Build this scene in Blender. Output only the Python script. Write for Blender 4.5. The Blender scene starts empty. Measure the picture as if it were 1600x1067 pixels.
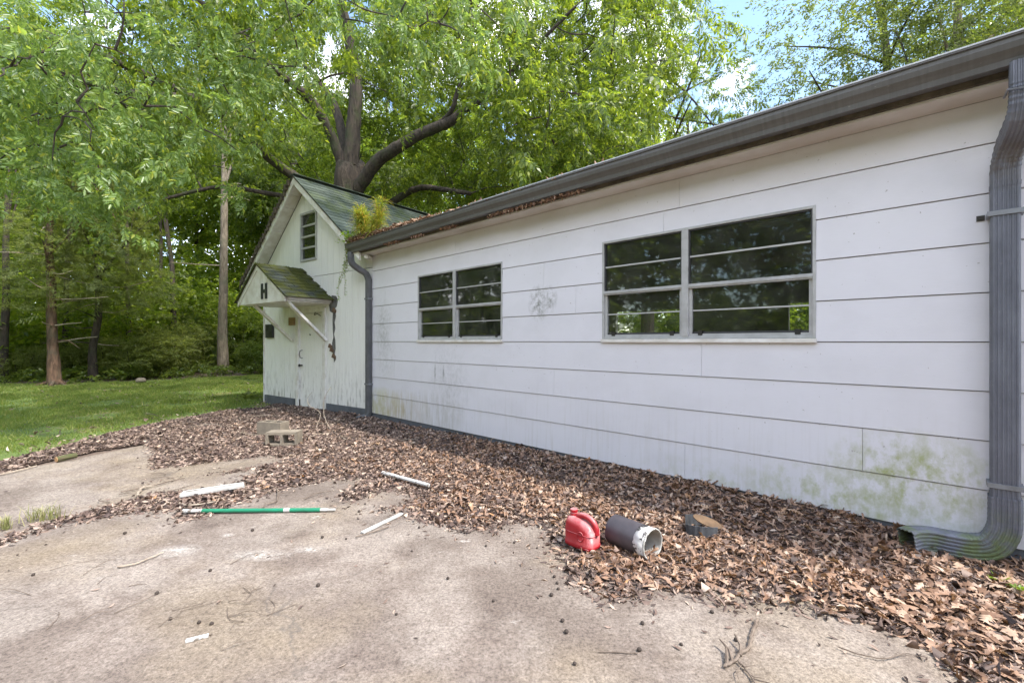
import bpy, math, random
import numpy as np
from mathutils import Vector, Matrix, Euler
random.seed(11); rng = np.random.default_rng(11)
R = math.radians
S = bpy.context.scene
C = S.collection

# ------------------------------------------------------------------ camera
CAM_H, FPX = 1.36, 711.1
cam = bpy.data.cameras.new('camera'); cam.lens = 16; cam.sensor_width = 36; cam.clip_start = .05; cam.clip_end = 600
co = bpy.data.objects.new('camera', cam); C.objects.link(co)
co.location = (0, 0, CAM_H); co.rotation_euler = (R(90), 0, 0); S.camera = co
# ------------------------------------------------------------------ sky and sun
SUN = Vector((.55, -.365, 1.0)).normalized()
W = bpy.data.worlds.new('World'); S.world = W; W.use_nodes = True
nt = W.node_tree; nt.nodes.clear()
def N(t, kind, **kw):
    n = t.nodes.new(kind)
    for k, v in kw.items(): setattr(n, k, v)
    return n
sky = N(nt, 'ShaderNodeTexSky', sky_type='NISHITA'); sky.sun_disc = False
sky.sun_elevation = math.asin(SUN.z); sky.sun_rotation = math.atan2(SUN.x, SUN.y)
sky.air_density = 1.0; sky.dust_density = .6
tc = N(nt, 'ShaderNodeTexCoord'); cn = N(nt, 'ShaderNodeTexNoise'); cn.inputs['Scale'].default_value = 2.6
cn.inputs['Detail'].default_value = 6; cn.inputs['Roughness'].default_value = .55
cr = N(nt, 'ShaderNodeValToRGB'); cr.color_ramp.elements[0].position = .48; cr.color_ramp.elements[1].position = .64
mx = N(nt, 'ShaderNodeMixRGB'); mx.inputs[2].default_value = (11.0, 11.0, 11.4, 1)
bg = N(nt, 'ShaderNodeBackground'); bg.inputs[1].default_value = .15; wo = N(nt, 'ShaderNodeOutputWorld')
nt.links.new(tc.outputs['Generated'], cn.inputs['Vector']); nt.links.new(cn.outputs[0], cr.inputs[0])
nt.links.new(cr.outputs[0], mx.inputs[0]); nt.links.new(sky.outputs[0], mx.inputs[1])
nt.links.new(mx.outputs[0], bg.inputs[0]); nt.links.new(bg.outputs[0], wo.inputs[0])
sl = bpy.data.lights.new('sun', 'SUN'); sl.energy = 2.0; sl.angle = R(3.0); sl.color = (1, .95, .86)
so = bpy.data.objects.new('sun', sl); C.objects.link(so); so.rotation_euler = SUN.to_track_quat('Z', 'Y').to_euler(); so.location = (0, 0, 30)
S.view_settings.view_transform = 'Standard'; S.view_settings.look = 'None'
S.view_settings.exposure = 1.74; S.view_settings.gamma = 1

# ------------------------------------------------------------------ helpers
def px(x, y, Y):                      # a point of the place seen at photo pixel x, y and standing Y metres ahead
    return Vector(((x - 800) / FPX * Y, Y, CAM_H + (533.5 - y) / FPX * Y))
def gp(x, y, z=0.0):                  # the ground point seen at a photo pixel
    Y = FPX * (CAM_H - z) / (y - 533.5)
    return Vector(((x - 800) / FPX * Y, Y, z))
def tag(o, label=None, cat=None, group=None, kind=None):
    if label: o['label'] = label
    if cat: o['category'] = cat
    if group: o['group'] = group
    if kind: o['kind'] = kind
    return o
def empty(name, loc=(0, 0, 0), rz=0):
    o = bpy.data.objects.new(name, None); C.objects.link(o); o.location = loc; o.rotation_euler = (0, 0, rz)
    o.empty_display_size = .1
    return o
def link(name, me, mat, parent=None, M=None):
    o = bpy.data.objects.new(name, me); C.objects.link(o)
    if mat and not me.materials: me.materials.append(mat)
    if parent: o.parent = parent
    if M is not None: o.matrix_basis = M
    return o
def fast_mesh(name, v, f, mat=None, smooth=False):
    v = np.asarray(v, dtype=np.float32); f = np.asarray(f, dtype=np.int32)
    me = bpy.data.meshes.new(name); k = f.shape[1]
    me.vertices.add(len(v)); me.vertices.foreach_set('co', v.ravel())
    me.loops.add(f.size); me.loops.foreach_set('vertex_index', f.ravel())
    me.polygons.add(len(f)); me.polygons.foreach_set('loop_start', np.arange(0, f.size, k, dtype=np.int32))
    me.polygons.foreach_set('loop_total', np.full(len(f), k, dtype=np.int32))
    if smooth: me.polygons.foreach_set('use_smooth', np.ones(len(f), dtype=bool))
    me.update(calc_edges=True)
    if mat: me.materials.append(mat)
    return me
class MB:
    def __init__(s): s.v = []; s.f = []
    def add(s, vs, fs):
        b = len(s.v); s.v += [tuple(p) for p in vs]; s.f += [tuple(i + b for i in q) for q in fs]; return s
    def box(s, x0, x1, y0, y1, z0, z1):
        return s.add([(x0,y0,z0),(x1,y0,z0),(x1,y1,z0),(x0,y1,z0),(x0,y0,z1),(x1,y0,z1),(x1,y1,z1),(x0,y1,z1)],
              [(0,3,2,1),(4,5,6,7),(0,1,5,4),(1,2,6,5),(2,3,7,6),(3,0,4,7)])
    def hull8(s, p):      # eight corners in box order
        return s.add(p, [(0,3,2,1),(4,5,6,7),(0,1,5,4),(1,2,6,5),(2,3,7,6),(3,0,4,7)])
    def beam(s, a, b, w, h, up=(0, 0, 1)):
        a = Vector(a); b = Vector(b); d = (b - a).normalized(); u = Vector(up)
        sd = d.cross(u).normalized() * (w / 2); uu = sd.normalized().cross(d).normalized() * (h / 2)
        return s.hull8([a-sd-uu, a+sd-uu, b+sd-uu, b-sd-uu, a-sd+uu, a+sd+uu, b+sd+uu, b-sd+uu])
    def prism(s, poly, ext):    # poly: list of 3d points, ext vector
        n = len(poly); e = Vector(ext); a = [Vector(p) for p in poly]; b = [p + e for p in a]
        return s.add(a + b, [tuple(range(n))[::-1], tuple(range(n, 2*n))] + [(i, (i+1) % n, n+(i+1) % n, n+i) for i in range(n)])
    def tube(s, pts, rad, n=8, cap=True, jit=0):
        pts = [Vector(p) for p in pts]; m = len(pts); ref = Vector((0, 0, 1)); vs = []; fs = []
        pu = None
        for i, p in enumerate(pts):
            t = (pts[min(i+1, m-1)] - pts[max(i-1, 0)])
            t = t.normalized() if t.length > 1e-9 else Vector((0, 0, 1))
            if pu is None:
                u = t.cross(Vector((.31, .87, .38))).normalized()
            else:
                u = (pu - t * pu.dot(t)).normalized()
            pu = u; w = t.cross(u); r = rad[i] if hasattr(rad, '__len__') else rad
            for k in range(n):
                a = 2*math.pi*k/n; rr = r * (1 + jit * random.uniform(-1, 1))
                vs.append(p + (u*math.cos(a) + w*math.sin(a)) * rr)
        for i in range(m-1):
            for k in range(n):
                fs.append((i*n+k, i*n+(k+1) % n, (i+1)*n+(k+1) % n, (i+1)*n+k))
        if cap: fs += [tuple(range(n))[::-1], tuple(range((m-1)*n, m*n))]
        return s.add(vs, fs)
    def sweep(s, prof, frames, closed=True, cap=False):  # prof 2d points; frames: (origin, xaxis, yaxis)
        n = len(prof); vs = []; fs = []
        for o, a, b in frames:
            o = Vector(o); a = Vector(a); b = Vector(b)
            vs += [o + a*p[0] + b*p[1] for p in prof]
        for i in range(len(frames)-1):
            for k in range(n if closed else n-1):
                fs.append((i*n+k, i*n+(k+1) % n, (i+1)*n+(k+1) % n, (i+1)*n+k))
        if cap: fs += [tuple(range(n))[::-1], tuple(range((len(frames)-1)*n, len(frames)*n))]
        return s.add(vs, fs)
    def lathe(s, prof, n=24):   # prof (r, z)
        vs = [(r*math.cos(2*math.pi*k/n), r*math.sin(2*math.pi*k/n), z) for r, z in prof for k in range(n)]
        fs = [(i*n+k, i*n+(k+1) % n, (i+1)*n+(k+1) % n, (i+1)*n+k) for i in range(len(prof)-1) for k in range(n)]
        return s.add(vs, fs)
    def mesh(s, name, mat=None, smooth=False):
        me = bpy.data.meshes.new(name); me.from_pydata(s.v, [], s.f); me.update()
        if smooth: me.polygons.foreach_set('use_smooth', [True]*len(me.polygons))
        if mat: me.materials.append(mat)
        return me
    def build(s, name, mat, parent=None, smooth=False, bevel=0, M=None):
        o = link(name, s.mesh(name, mat, smooth), None, parent, M)
        if bevel:
            m = o.modifiers.new('bevel', 'BEVEL'); m.width = bevel; m.segments = 2; m.limit_method = 'ANGLE'
        return o
def spline(pts, k=6):
    P = [Vector(p) for p in pts]; out = []
    for i in range(len(P)-1):
        a, b, c, d = P[max(i-1, 0)], P[i], P[i+1], P[min(i+2, len(P)-1)]
        for j in range(k):
            t = j/k
            out.append(.5*((2*b) + (c-a)*t + (2*a-5*b+4*c-d)*t*t + (3*b-a-3*c+d)*t**3))
    out.append(P[-1]); return out
def vnoise(x, y, seed=0):   # smooth value noise, numpy
    x = np.asarray(x, float); y = np.asarray(y, float); xi = np.floor(x).astype(int); yi = np.floor(y).astype(int); fx = x-xi; fy = y-yi
    fx = fx*fx*(3-2*fx); fy = fy*fy*(3-2*fy)
    def h(a, b): 
        q = np.sin(a*127.1 + b*311.7 + seed*74.7)*43758.5453
        return q - np.floor(q)
    return (h(xi, yi)*(1-fx)+h(xi+1, yi)*fx)*(1-fy) + (h(xi, yi+1)*(1-fx)+h(xi+1, yi+1)*fx)*fy
def inside(X, Y, poly):
    c = np.zeros(np.shape(X), bool); n = len(poly)
    for i in range(n):
        x1, y1 = poly[i][0], poly[i][1]; x2, y2 = poly[(i+1) % n][0], poly[(i+1) % n][1]
        if y1 == y2: continue
        c ^= ((Y < y1) != (Y < y2)) & (X < (x2-x1)*(Y-y1)/(y2-y1) + x1)
    return c
def edge_dist(X, Y, poly):
    d = np.full(np.shape(X), 1e9); n = len(poly)
    for i in range(n):
        x1, y1 = poly[i][0], poly[i][1]; x2, y2 = poly[(i+1) % n][0], poly[(i+1) % n][1]
        dx, dy = x2-x1, y2-y1; L = dx*dx+dy*dy+1e-12
        t = np.clip(((X-x1)*dx+(Y-y1)*dy)/L, 0, 1)
        d = np.minimum(d, np.hypot(X-x1-t*dx, Y-y1-t*dy))
    return d

# ------------------------------------------------------------------ materials
def new_mat(name):
    m = bpy.data.materials.new(name); m.use_nodes = True; t = m.node_tree; t.nodes.clear()
    out = N(t, 'ShaderNodeOutputMaterial'); b = N(t, 'ShaderNodeBsdfPrincipled'); t.links.new(b.outputs[0], out.inputs[0])
    return m, t, b, out
def ramp(t, src, stops):
    r = N(t, 'ShaderNodeValToRGB'); e = r.color_ramp.elements
    while len(e) < len(stops): e.new(.5)
    for i, (p, c) in enumerate(stops):
        e[i].position = p; e[i].color = (*c, 1) if len(c) == 3 else c
    t.links.new(src, r.inputs[0]); return r.outputs[0]
def noise(t, vec, scale, detail=5, rough=.6, dist=0):
    n = N(t, 'ShaderNodeTexNoise'); n.inputs['Scale'].default_value = scale; n.inputs['Detail'].default_value = detail
    n.inputs['Roughness'].default_value = rough; n.inputs['Distortion'].default_value = dist
    if vec is not None: t.links.new(vec, n.inputs['Vector'])
    return n.outputs[0]
def mapv(t, src, scale=(1, 1, 1), loc=(0, 0, 0)):
    m = N(t, 'ShaderNodeMapping'); m.inputs['Scale'].default_value = scale; m.inputs['Location'].default_value = loc
    t.links.new(src, m.inputs[0]); return m.outputs[0]
def mixc(t, fac, a, b, mode='MIX'):
    m = N(t, 'ShaderNodeMixRGB', blend_type=mode)
    for i, v in ((0, fac), (1, a), (2, b)):
        if isinstance(v, (int, float)): m.inputs[i].default_value = v
        elif isinstance(v, tuple): m.inputs[i].default_value = (*v, 1)
        else: t.links.new(v, m.inputs[i])
    return m.outputs[0]
def mth(t, op, a, b=None, clamp=False):
    m = N(t, 'ShaderNodeMath', operation=op); m.use_clamp = clamp
    for i, v in ((0, a), (1, b)):
        if v is None: continue
        if isinstance(v, (int, float)): m.inputs[i].default_value = v
        else: t.links.new(v, m.inputs[i])
    return m.outputs[0]
def bump(t, b, h, strength=.3, dist=.01):
    n = N(t, 'ShaderNodeBump'); n.inputs['Strength'].default_value = strength; n.inputs['Distance'].default_value = dist
    t.links.new(h, n.inputs['Height']); t.links.new(n.outputs[0], b.inputs['Normal'])
def ocoord(t): return N(t, 'ShaderNodeTexCoord').outputs['Object']
def spot(t, vec, c, r, scale=(1, 1, 1)):   # 1 inside a soft blob round c
    d = N(t, 'ShaderNodeVectorMath', operation='SUBTRACT'); t.links.new(vec, d.inputs[0]); d.inputs[1].default_value = c
    e = N(t, 'ShaderNodeVectorMath', operation='MULTIPLY'); t.links.new(d.outputs[0], e.inputs[0]); e.inputs[1].default_value = scale
    l = N(t, 'ShaderNodeVectorMath', operation='LENGTH'); t.links.new(e.outputs[0], l.inputs[0])
    return mth(t, 'SUBTRACT', 1.0, mth(t, 'DIVIDE', l.outputs['Value'], r), True)
def simple(name, c1, c2=None, scale=8, rough=.7, metal=0, bstr=0, bscale=60, bdist=.004, lo=.35, hi=.65, stretch=(1, 1, 1), objrand=0):
    m, t, b, o = new_mat(name); v = mapv(t, ocoord(t), stretch); c2 = c2 or tuple(x*.7 for x in c1)
    col = ramp(t, noise(t, v, scale), [(lo, c1), (hi, c2)])
    if objrand:
        oi = N(t, 'ShaderNodeObjectInfo'); k = mth(t, 'ADD', mth(t, 'MULTIPLY', oi.outputs['Random'], objrand), 1-objrand/2)
        h = N(t, 'ShaderNodeHueSaturation'); t.links.new(k, h.inputs['Value']); t.links.new(col, h.inputs['Color']); col = h.outputs[0]
    t.links.new(col, b.inputs['Base Color']); b.inputs['Roughness'].default_value = rough; b.inputs['Metallic'].default_value = metal
    if bstr: bump(t, b, noise(t, v, bscale, 4), bstr, bdist)
    return m
def leaf_mat(name, stops, trans=.45, rough=.42, tscale=2.2, spec=.5):
    m, t, b, out = new_mat(name); g = N(t, 'ShaderNodeNewGeometry')
    col = ramp(t, g.outputs['Random Per Island'], stops)
    t.links.new(col, b.inputs['Base Color']); b.inputs['Roughness'].default_value = rough; b.inputs['Specular IOR Level'].default_value = spec
    if trans:
        tr = N(t, 'ShaderNodeBsdfTranslucent'); t.links.new(mixc(t, 1.0, col, (tscale, tscale*.95, tscale*.55), 'MULTIPLY'), tr.inputs[0])
        ms = N(t, 'ShaderNodeMixShader'); ms.inputs[0].default_value = trans
        t.links.new(b.outputs[0], ms.inputs[1]); t.links.new(tr.outputs[0], ms.inputs[2]); t.links.new(ms.outputs[0], out.inputs[0])
    return m
M = {}
M['pecan_leaf'] = leaf_mat('pecan_leaf', [(0, (.06, .10, .015)), (.5, (.115, .165, .022)), (.9, (.19, .24, .03)), (1, (.27, .31, .04))], .5, .38, 2.3)
M['near_leaf'] = leaf_mat('near_leaf', [(0, (.10, .165, .045)), (.5, (.15, .225, .06)), (.9, (.20, .28, .07)), (1, (.36, .38, .06))], .45, .36, 2.2, .6)  # paler than pecan_leaf: sky reflection on the near leaves put into the colour
M['broad_leaf'] = leaf_mat('broad_leaf', [(0, (.075, .12, .018)), (.5, (.13, .185, .025)), (1, (.20, .245, .035))], .6, .42, 2.6)
M['olive_leaf'] = leaf_mat('olive_leaf', [(0, (.07, .10, .03)), (.5, (.12, .16, .04)), (1, (.19, .23, .05))], .45, .4)
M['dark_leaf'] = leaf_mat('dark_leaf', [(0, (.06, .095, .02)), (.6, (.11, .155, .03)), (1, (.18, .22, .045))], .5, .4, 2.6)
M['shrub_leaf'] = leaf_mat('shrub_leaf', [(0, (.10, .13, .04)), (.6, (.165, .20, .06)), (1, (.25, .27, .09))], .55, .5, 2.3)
M['cedar_leaf'] = leaf_mat('cedar_leaf', [(0, (.09, .12, .04)), (.6, (.14, .17, .058)), (1, (.21, .24, .08))], .45, .7)
M['grass'] = leaf_mat('grass', [(0, (.11, .165, .03)), (.6, (.17, .23, .045)), (.9, (.25, .28, .07)), (1, (.40, .34, .15))], .4, .6)
M['dry_leaf'] = leaf_mat('dry_leaf', [(0, (.12, .066, .042)), (.25, (.215, .12, .074)), (.55, (.31, .182, .115)), (.85, (.41, .265, .18)), (.96, (.50, .37, .27)), (1, (.42, .19, .06))], .12, .5, 1.3)
M['dry_bits'] = leaf_mat('dry_bits', [(0, (.045, .03, .026)), (.45, (.135, .088, .07)), (.8, (.28, .195, .152)), (1, (.54, .42, .33))], .05, .65, 1.3)
M['pine_needle'] = leaf_mat('pine_needle', [(0, (.14, .24, .05)), (.5, (.34, .40, .05)), (.8, (.62, .52, .07)), (1, (.42, .22, .08))], .4, .6, 1.4)
def bark(name, a, b_, c, s=1):
    m, t, b, o = new_mat(name); v = mapv(t, ocoord(t), (s, s, s*.22)); n1 = noise(t, v, 14, 6, .65, .6); n2 = noise(t, ocoord(t), 2.2, 4)
    col = mixc(t, ramp(t, n2, [(.5, (0, 0, 0)), (.66, (1, 1, 1))]), ramp(t, n1, [(.33, a), (.62, b_)]), c)
    t.links.new(col, b.inputs['Base Color']); b.inputs['Roughness'].default_value = .9; bump(t, b, n1, 1.0, .05); return m
M['bark'] = bark('pecan_bark', (.018, .013, .010), (.085, .063, .047), (.045, .05, .02))
M['bark_red'] = bark('cedar_bark', (.05, .028, .018), (.17, .10, .065), (.10, .085, .06))
M['bark_dark'] = bark('dark_bark', (.02, .015, .012), (.07, .05, .038), (.04, .04, .025))
M['bark_pale'] = bark('pale_bark', (.11, .085, .062), (.27, .22, .165), (.16, .145, .10))

def siding_mat():
    m, t, b, o = new_mat('white_siding'); v = ocoord(t)
    white = (.70, .685, .725)
    grain = noise(t, mapv(t, v, (3, 3, 40)), 8, 4)
    col = mixc(t, ramp(t, grain, [(.35, (0, 0, 0)), (.75, (.25, .25, .25))]), white, (.62, .605, .635))
    cloud = noise(t, mapv(t, v, (1, 1, 1.4)), 1.6, 5)
    col = mixc(t, mth(t, 'MULTIPLY', ramp(t, cloud, [(.45, (0, 0, 0)), (.75, (1, 1, 1))]), .35), col, (.545, .53, .55))
    def smear(c, r, sc, colr, amt, nscale, col, lo=.4, hi=.62, st=(1, 1, .45)):
        s_ = spot(t, v, c, r, sc); n_ = ramp(t, noise(t, mapv(t, v, st, c), nscale, 7, .68), [(lo, (0, 0, 0)), (hi, (1, 1, 1))])
        k = mth(t, 'MULTIPLY', mth(t, 'MULTIPLY', mth(t, 'POWER', s_, .7), n_), amt, True)
        return mixc(t, k, col, colr)
    green = (.33, .36, .13); ochre = (.42, .33, .17); mild = (.24, .24, .22)
    col = smear((.35, 0, .42), .55, (1, .1, 1.5), green, 1.3, 13, col, .42, .68, (1, 1, .7))
    col = smear((.75, 0, .22), .7, (1, .1, 2.6), green, .95, 13, col, .44, .68, (1, 1, .7))
    col = smear((1.6, 0, .16), .8, (1, .1, 4), green, .5, 13, col, .46, .7, (1, 1, .7))
    col = smear((7.1, 0, .26), .75, (1, .1, 2.2), (.45, .43, .14), .9, 9, col)
    col = smear((6.5, 0, .24), .8, (1, .1, 2.2), ochre, .8, 12, col, st=(1.6, 1, .25))
    col = smear((5.7, 0, .3), .8, (1, .1, 2.2), (.4, .37, .3), .6, 12, col, st=(1.6, 1, .25))
    for c, r, a in (((3.63, 0, 1.81), .17, 1.3), ((3.47, 0, 1.84), .13, 1.1), ((7.05, 0, 1.72), .3, .55), ((7.1, 0, 1.45), .28, .6), ((7.0, 0, 1.15), .35, .4), ((5.3, 0, .75), .5, .35)):
        col = smear(c, r, (1, .1, .75), mild, a, 24, col, .42, .66, (1, 1, .8))
    for c in ((5.62, 0, .90), (5.42, 0, .90)):
        col = smear(c, .12, (4.5, .1, .8), (.2, .2, .2), .9, 40, col, .3, .6)
    drip = noise(t, mapv(t, v, (9, 1, .5)), 3, 4)
    low = ramp(t, N(t, 'ShaderNodeSeparateXYZ').outputs[2], [(0, (1, 1, 1)), (1, (0, 0, 0))])
    sep = low.node.inputs[0].links[0].from_node; t.links.new(v, sep.inputs[0])
    col = mixc(t, mth(t, 'MULTIPLY', mth(t, 'MULTIPLY', ramp(t, drip, [(.5, (0, 0, 0)), (.7, (1, 1, 1))]), low), .35), col, (.45, .42, .36))
    # brown beige tint, stronger towards the top below the soffit
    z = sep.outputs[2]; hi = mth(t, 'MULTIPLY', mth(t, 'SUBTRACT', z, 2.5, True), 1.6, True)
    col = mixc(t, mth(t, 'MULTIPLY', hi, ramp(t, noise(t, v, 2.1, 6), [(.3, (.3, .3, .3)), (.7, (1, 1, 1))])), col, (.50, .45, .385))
    sp = ramp(t, noise(t, v, 34, 2), [(.73, (0, 0, 0)), (.76, (1, 1, 1))])
    col = mixc(t, mth(t, 'MULTIPLY', sp, .55), col, (.22, .19, .16))
    t.links.new(col, b.inputs['Base Color']); b.inputs['Roughness'].default_value = .55
    bump(t, b, grain, .12, .004); return m
M['siding'] = siding_mat()
def shed_mat():
    m, t, b, o = new_mat('shed_paint'); v = ocoord(t)
    g = noise(t, mapv(t, v, (30, 1, 1)), 3, 5)
    col = mixc(t, ramp(t, g, [(.42, (0, 0, 0)), (.8, (.5, .5, .5))]), (.82, .805, .775), (.63, .60, .55))
    s = N(t, 'ShaderNodeSeparateXYZ'); t.links.new(v, s.inputs[0])
    low = mth(t, 'SUBTRACT', 1.0, mth(t, 'MULTIPLY', s.outputs[2], .85), True)
    st = ramp(t, noise(t, mapv(t, v, (5, 1, .8)), 3.5, 7, .7), [(.5, (0, 0, 0)), (.66, (1, 1, 1))])
    col = mixc(t, mth(t, 'MULTIPLY', mth(t, 'POWER', low, 1.3), st), col, (.13, .10, .075))
    st2 = ramp(t, noise(t, mapv(t, v, (7, 1, .5), (4, 2, 1)), 2.5, 6, .7), [(.55, (0, 0, 0)), (.72, (1, 1, 1))])
    col = mixc(t, mth(t, 'MULTIPLY', st2, .22), col, (.38, .35, .30))
    t.links.new(col, b.inputs['Base Color']); b.inputs['Roughness'].default_value = .65; bump(t, b, g, .2, .004); return m
M['shed'] = shed_mat()
M['trim_white'] = simple('trim_white', (.78, .76, .73), (.60, .56, .50), 6, .6, bstr=.1)
M['soffit'] = simple('soffit_paint', (.62, .58, .54), (.50, .45, .40), 3, .65, bstr=.08)
M['foundation'] = simple('painted_foundation', (.12, .128, .145), (.085, .09, .10), 5, .8, bstr=.3, bscale=40)
def gutter_mat():
    m, t, b, o = new_mat('gutter_metal'); v = ocoord(t)
    n1 = noise(t, mapv(t, v, (14, 1, 1)), 4, 5); n2 = noise(t, v, 1.3, 5)
    col = ramp(t, n1, [(.3, (.098, .095, .092)), (.7, (.128, .124, .120))])
    col = mixc(t, ramp(t, n2, [(.45, (0, 0, 0)), (.7, (.7, .7, .7))]), col, (.086, .08, .074))
    sp = ramp(t, noise(t, mapv(t, v, (.6, 1, 2)), 46, 3), [(.70, (0, 0, 0)), (.74, (1, 1, 1))])
    col = mixc(t, mth(t, 'MULTIPLY', sp, .5), col, (.42, .40, .37))
    t.links.new(col, b.inputs['Base Color']); b.inputs['Roughness'].default_value = .5; bump(t, b, n2, .15, .01); return m
M['gutter'] = gutter_mat()
def spout_mat():
    m, t, b, o = new_mat('downspout_metal'); v = ocoord(t); s = N(t, 'ShaderNodeSeparateXYZ'); t.links.new(v, s.inputs[0])
    n1 = noise(t, mapv(t, v, (1, 1, .4)), 7, 6, .7)
    col = ramp(t, n1, [(.3, (.10, .105, .125)), (.52, (.145, .15, .18)), (.75, (.19, .20, .23))])
    sp = ramp(t, noise(t, v, 70, 3), [(.66, (0, 0, 0)), (.72, (1, 1, 1))]); col = mixc(t, mth(t, 'MULTIPLY', sp, .4), col, (.35, .34, .32))
    low = mth(t, 'MULTIPLY', mth(t, 'SUBTRACT', .38, s.outputs[2], True), 4.5, True)
    al = ramp(t, noise(t, v, 9, 5), [(.42, (0, 0, 0)), (.6, (1, 1, 1))])
    col = mixc(t, mth(t, 'MULTIPLY', mth(t, 'MULTIPLY', low, al), .8), col, (.13, .165, .05))
    br = mth(t, 'MULTIPLY', spot(t, v, (-.1, .1, 2.45), .22), ramp(t, noise(t, v, 14, 5), [(.35, (0, 0, 0)), (.6, (1, 1, 1))]))
    col = mixc(t, mth(t, 'MULTIPLY', br, .9, True), col, (.11, .085, .055))
    t.links.new(mixc(t, 1.0, col, (1.05, 1.05, 1.04), 'MULTIPLY'), b.inputs['Base Color']); b.inputs['Roughness'].default_value = .42; b.inputs['Metallic'].default_value = .15
    bump(t, b, n1, .12, .006); return m
M['spout'] = spout_mat()
M['spout_dark'] = simple('dark_downspout', (.085, .085, .09), (.12, .12, .125), 9, .45, .1, bstr=.1)
M['strap'] = simple('spout_strap', (.24, .25, .27), (.17, .17, .18), 12, .45, .3)
M['aluminium'] = simple('window_aluminium', (.46, .455, .45), (.36, .355, .345), 10, .5, .1)
M['alu_bright'] = simple('muntin_aluminium', (.52, .515, .51), (.42, .41, .4), 10, .4, .2)
M['track'] = simple('window_track', (.045, .045, .048), (.03, .03, .03), 10, .6)
def glass_mat():
    m, t, b, out = new_mat('dusty_glass'); v = ocoord(t)
    b.inputs['Base Color'].default_value = (.34, .34, .30, 1); b.inputs['Roughness'].default_value = .8
    tr = N(t, 'ShaderNodeBsdfTransparent'); tr.inputs[0].default_value = (.72, .75, .70, 1)
    gl = N(t, 'ShaderNodeBsdfGlossy'); gl.inputs['Roughness'].default_value = .03; gl.inputs[0].default_value = (.9, .92, .9, 1)
    nz = N(t, 'ShaderNodeBump'); nz.inputs['Strength'].default_value = .012; nz.inputs['Distance'].default_value = .01
    t.links.new(noise(t, v, 2.2, 2), nz.inputs['Height']); t.links.new(nz.outputs[0], gl.inputs['Normal'])
    fr = N(t, 'ShaderNodeFresnel'); fr.inputs[0].default_value = 1.5
    m1 = N(t, 'ShaderNodeMixShader'); t.links.new(mth(t, 'MULTIPLY', fr.outputs[0], 1.5, True), m1.inputs[0]); t.links.new(tr.outputs[0], m1.inputs[1]); t.links.new(gl.outputs[0], m1.inputs[2])
    d = ramp(t, noise(t, v, 90, 3), [(.58, (.075, .075, .075)), (.76, (.34, .34, .34))]); d2 = mth(t, 'MULTIPLY', d, ramp(t, noise(t, v, 3, 4), [(.35, (.2, .2, .2)), (.7, (1, 1, 1))]))
    m2 = N(t, 'ShaderNodeMixShader'); t.links.new(d2, m2.inputs[0]); t.links.new(m1.outputs[0], m2.inputs[1]); t.links.new(b.outputs[0], m2.inputs[2]); t.links.new(m2.outputs[0], out.inputs[0])
    return m
M['glass'] = glass_mat()
M['interior'] = simple('interior_paint', (.34, .32, .27), (.24, .22, .19), 3, .9)
M['rust_can'] = simple('dark_plastic', (.05, .048, .055), (.085, .08, .085), 9, .55, bstr=.2)
M['drip'] = simple('drip_edge', (.55, .57, .60), (.42, .43, .44), 5, .4, .2)
M['roof_metal'] = simple('roof_metal', (.33, .34, .35), (.24, .24, .24), 4, .4, .5)
def shingle_mat(name, a, b2, moss, mamt):
    m, t, b, o = new_mat(name); v = ocoord(t); g = N(t, 'ShaderNodeNewGeometry'); oi = N(t, 'ShaderNodeObjectInfo')
    gr = noise(t, v, 160, 2); col = ramp(t, gr, [(.35, a), (.65, b2)])
    k = mth(t, 'ADD', mth(t, 'MULTIPLY', oi.outputs['Random'], .4), .78); h = N(t, 'ShaderNodeHueSaturation'); t.links.new(k, h.inputs['Value']); t.links.new(col, h.inputs['Color']); col = h.outputs[0]
    wn = noise(t, N(t, 'ShaderNodeNewGeometry').outputs['Position'], 2.6, 6, .65)
    col = mixc(t, mth(t, 'MULTIPLY', ramp(t, wn, [(.5-mamt, (0, 0, 0)), (.62-mamt*.5, (1, 1, 1))]), .9), col, moss)
    t.links.new(col, b.inputs['Base Color']); b.inputs['Roughness'].default_value = .95; b.inputs['Specular IOR Level'].default_value = .12; bump(t, b, gr, .5, .004); return m
M['shingle'] = shingle_mat('green_shingle', (.06, .075, .062), (.105, .125, .108), (.08, .10, .05), .02)
M['mossy'] = shingle_mat('mossy_shingle', (.045, .052, .045), (.08, .09, .08), (.065, .07, .014), .12)
M['moss'] = simple('moss', (.085, .105, .012), (.04, .042, .01), 20, 1, bstr=1, bscale=120, bdist=.02)
M['roof_edge'] = simple('rotten_edge', (.05, .04, .03), (.12, .095, .065), 12, .95, bstr=.6)
M['black'] = simple('black_paint', (.02, .022, .025), (.03, .03, .032), 10, .5)
M['grey_sheath'] = simple('exposed_sheathing', (.17, .165, .155), (.06, .055, .05), 9, .95, bstr=.8, bscale=30, bdist=.02)
M['rawwood'] = simple('raw_wood', (.40, .25, .14), (.26, .16, .09), 8, .85, stretch=(1, 1, 5))

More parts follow.
